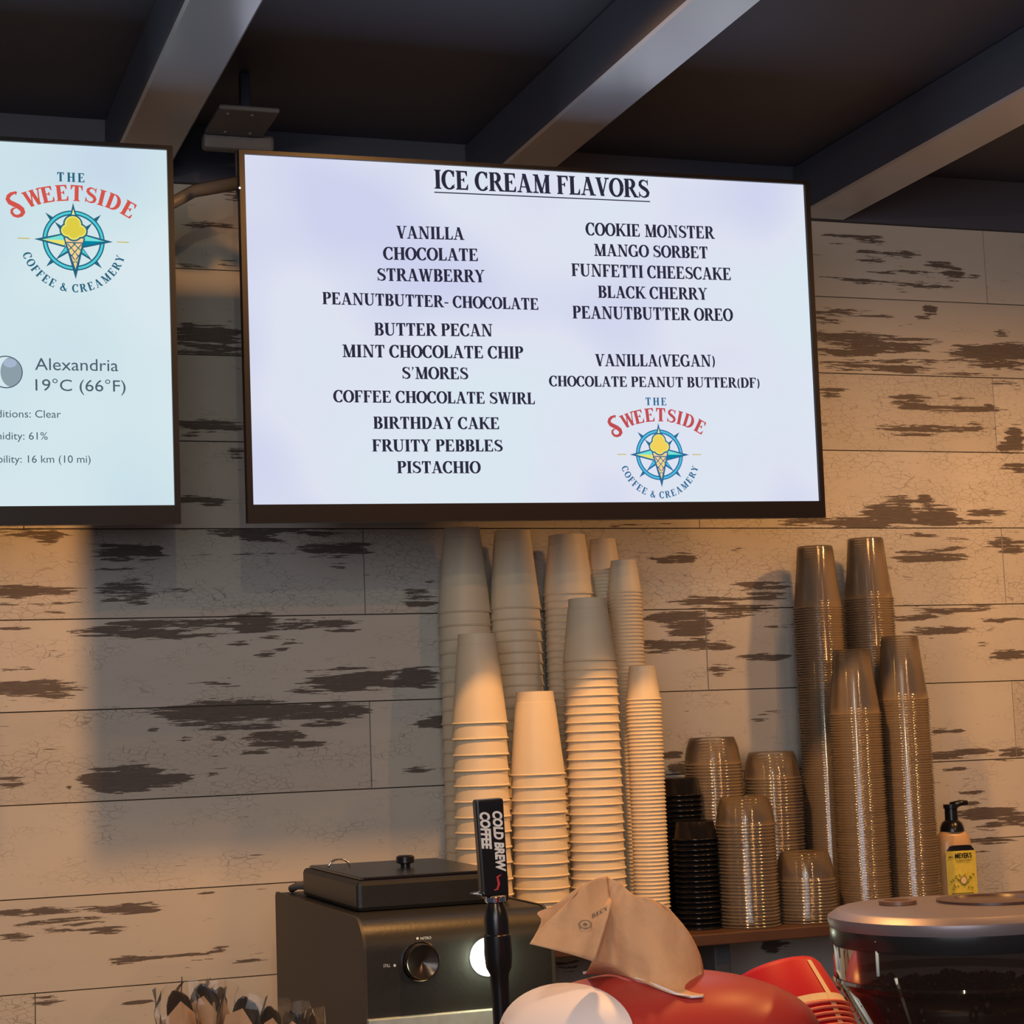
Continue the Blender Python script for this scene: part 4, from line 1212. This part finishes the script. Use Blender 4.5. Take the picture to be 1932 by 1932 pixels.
REFL = pmat('pale_painted_reflection', (.55, .60, .55), .25)  # glass reflections on the hopper, put in as thin pale strips
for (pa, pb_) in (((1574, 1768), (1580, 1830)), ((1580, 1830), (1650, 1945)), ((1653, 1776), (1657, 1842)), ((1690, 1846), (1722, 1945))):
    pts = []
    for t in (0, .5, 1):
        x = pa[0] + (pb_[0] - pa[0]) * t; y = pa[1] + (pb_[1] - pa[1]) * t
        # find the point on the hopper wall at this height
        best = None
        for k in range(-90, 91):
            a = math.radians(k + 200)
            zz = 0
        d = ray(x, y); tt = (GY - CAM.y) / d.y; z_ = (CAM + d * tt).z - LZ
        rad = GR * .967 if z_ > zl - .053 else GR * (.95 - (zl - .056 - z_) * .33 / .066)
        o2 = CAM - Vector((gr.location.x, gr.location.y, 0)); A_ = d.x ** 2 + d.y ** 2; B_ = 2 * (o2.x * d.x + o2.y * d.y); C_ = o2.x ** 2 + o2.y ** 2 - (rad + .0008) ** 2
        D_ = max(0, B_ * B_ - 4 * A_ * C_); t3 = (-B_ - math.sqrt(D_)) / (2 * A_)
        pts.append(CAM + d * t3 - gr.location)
    tube('hopper_reflection', pts, .0014, REFL, gr, 8)
# beans left in the hopper, uncountable
bm = bmesh.new()
rb = random.Random(3)
core = [(0.001, zl - .060), (GR * .50, zl - .062), (GR * .78, zl - .066), (GR * .82, zl - .074), (GR * .58, zl - .118), (GR * .40, zl - .160), (.001, zl - .162)]
rg = [[bm.verts.new((r_ * math.cos(2 * PI * k / 32), r_ * math.sin(2 * PI * k / 32), z_ + rb.uniform(-.002, .002))) for k in range(32)] for r_, z_ in core]
for i in range(len(rg) - 1):
    for k in range(32): bm.faces.new((rg[i][k], rg[i][(k + 1) % 32], rg[i + 1][(k + 1) % 32], rg[i + 1][k]))
for k in range(900):
    a = rb.uniform(0, 6.283); lv_ = rb.random()
    zz = zl - .066 - .085 * (1 - lv_)
    rmax = GR * (.86 - (1 - lv_) * .46)
    r_ = rmax * (1 - .12 * rb.random()) if k > 300 else rmax * (rb.random() ** .5) * .95
    if k <= 300: zz = zl - .061 + rb.uniform(-.002, .002)
    m4 = Matrix.Translation((r_ * math.cos(a), r_ * math.sin(a), zz)) @ Euler((rb.uniform(0, 3), rb.uniform(0, 3), rb.uniform(0, 3))).to_matrix().to_4x4() @ Matrix.Diagonal((.0065, .0045, .0038, 1))
    bmesh.ops.create_icosphere(bm, subdivisions=1, radius=1, matrix=m4)
bn = bmobj('coffee_beans', bm, M['bean'], gr, True); bn['kind'] = 'stuff'
lathe('collar', [(GR * .46, zl - .200), (GR * .48, zl - .186), (GR * .43, zl - .180)], M['darkband'], gr, 40)
box('grinder_body', (-.075, -.09, 0), (.075, .10, zl - .195), M['blackmatte'], gr, .012)

# ------------------------------------------------------------------ wrapped cutlery
YC = -1.02
hp = W(455, 1990, YC)
hold = empty('cutlery_holder', (hp.x, YC, LZ)); tag(hold, 'low dark tub holding the wrapped cutlery at the bottom left', 'holder')
lathe('tub', [(.085, 0), (.105, .075), (.108, .080), (.102, .080), (.082, .006), (0, .006)], M['blackpl'], hold, 36)
def spoon_verts(kind):
    """a spoon or fork head and handle in local space, head up, z = 0 at the top of the head"""
    vs, fs = [], []
    zs = [0, .006, .014, .024, .034, .042, .050, .070, .100, .125]
    wsd = [.003, .009, .0120, .0130, .0105, .008, .0045, .0040, .0048, .0055]
    dep = [0, .003, .006, .007, .006, .003, .001, 0, 0, 0]
    for z, w_, d in zip(zs, wsd, dep):
        for i in range(7):
            u = i / 6 * 2 - 1
            vs.append((u * w_, (1 - u * u) * d + .0006, -z))
    for j in range(len(zs) - 1):
        for i in range(6): k = j * 7 + i; fs.append((k, k + 1, k + 8, k + 7))
    return vs, fs
svv, sff = spoon_verts(0)
def cutlery(px, py, tilt, yaw, dy, size, desc, two=True):
    root = empty('wrapped_cutlery', (0, 0, 0)); tag(root, desc, 'cutlery', 'cutlery sets wrapped in clear film')
    tp = W(px, py, YC + dy)
    root.location = tp; root.rotation_euler = (R_.uniform(-.08, .08), tilt, yaw)
    for k in range(2 if two else 1):
        s_ = mesh('spoon' if k == 0 else 'fork', [(x * size + k * .009, y + k * .006, z * size - k * .006) for x, y, z in svv], sff, M['blackpl'], root, True)
        md_ = s_.modifiers.new('thickness', 'SOLIDIFY'); md_.thickness = .0012
    # napkin: folded kraft strip with slanted top
    L_ = .11
    q = R_.uniform(-.004, .004)
    vs = [(-.017, -.004, -.024 + q), (.002, -.007, -.012), (.019, -.004, -.030), (.019, -.003, -L_), (.0, -.006, -L_), (-.018, -.003, -L_),
          (-.017, .006, -.030), (.002, .009, -.028), (.019, .006, -.036), (.019, .005, -L_), (0, .008, -L_), (-.018, .005, -L_)]
    fs = [(0, 5, 4, 1), (1, 4, 3, 2), (6, 7, 10, 11), (7, 8, 9, 10), (0, 6, 11, 5), (2, 3, 9, 8)]
    nk = mesh('napkin', vs, fs, M['napkin'], root)
    # film sleeve
    vs, fs = [], []
    rr_ = random.Random(int(px)); nz_ = 9; na = 14
    for j in range(nz_):
        z = .006 - (L_ + .006) * j / (nz_ - 1); t = .35 + .65 * min(1, j / 2)
        for k in range(na):
            a = 2 * PI * k / na
            vs.append((.026 * math.cos(a) * (1 + rr_.uniform(-.12, .12)), (.012 * math.sin(a) * t + rr_.uniform(-.0015, .0015)), z + rr_.uniform(-.003, .003)))
    for j in range(nz_ - 1):
        for k in range(na): k2 = (k + 1) % na; fs.append((j * na + k, (j + 1) * na + k, (j + 1) * na + k2, j * na + k2))
    mesh('film_sleeve', vs, fs, M['film'], root)
cutlery(330, 1868, -.12, .3, -.02, 1.0, 'wrapped cutlery set with black spoon, leftmost in the tub')
cutlery(383, 1856, .12, -.2, .01, 1.0, 'wrapped cutlery set with black spoon, tallest in the tub')
cutlery(418, 1862, .30, .5, .03, .9, 'wrapped cutlery set leaning right beside the tallest one')
cutlery(462, 1880, .22, -.5, -.015, .85, 'wrapped cutlery set in the middle of the tub')
cutlery(508, 1898, .05, .2, .0, .8, 'wrapped cutlery set just left of the coffee machine side')
cutlery(545, 1905, -.15, -.3, .02, .8, 'wrapped cutlery set in front of the dark side panel')
cutlery(590, 1910, .10, .8, -.01, .75, 'wrapped cutlery set with black spoon, rightmost in the tub')
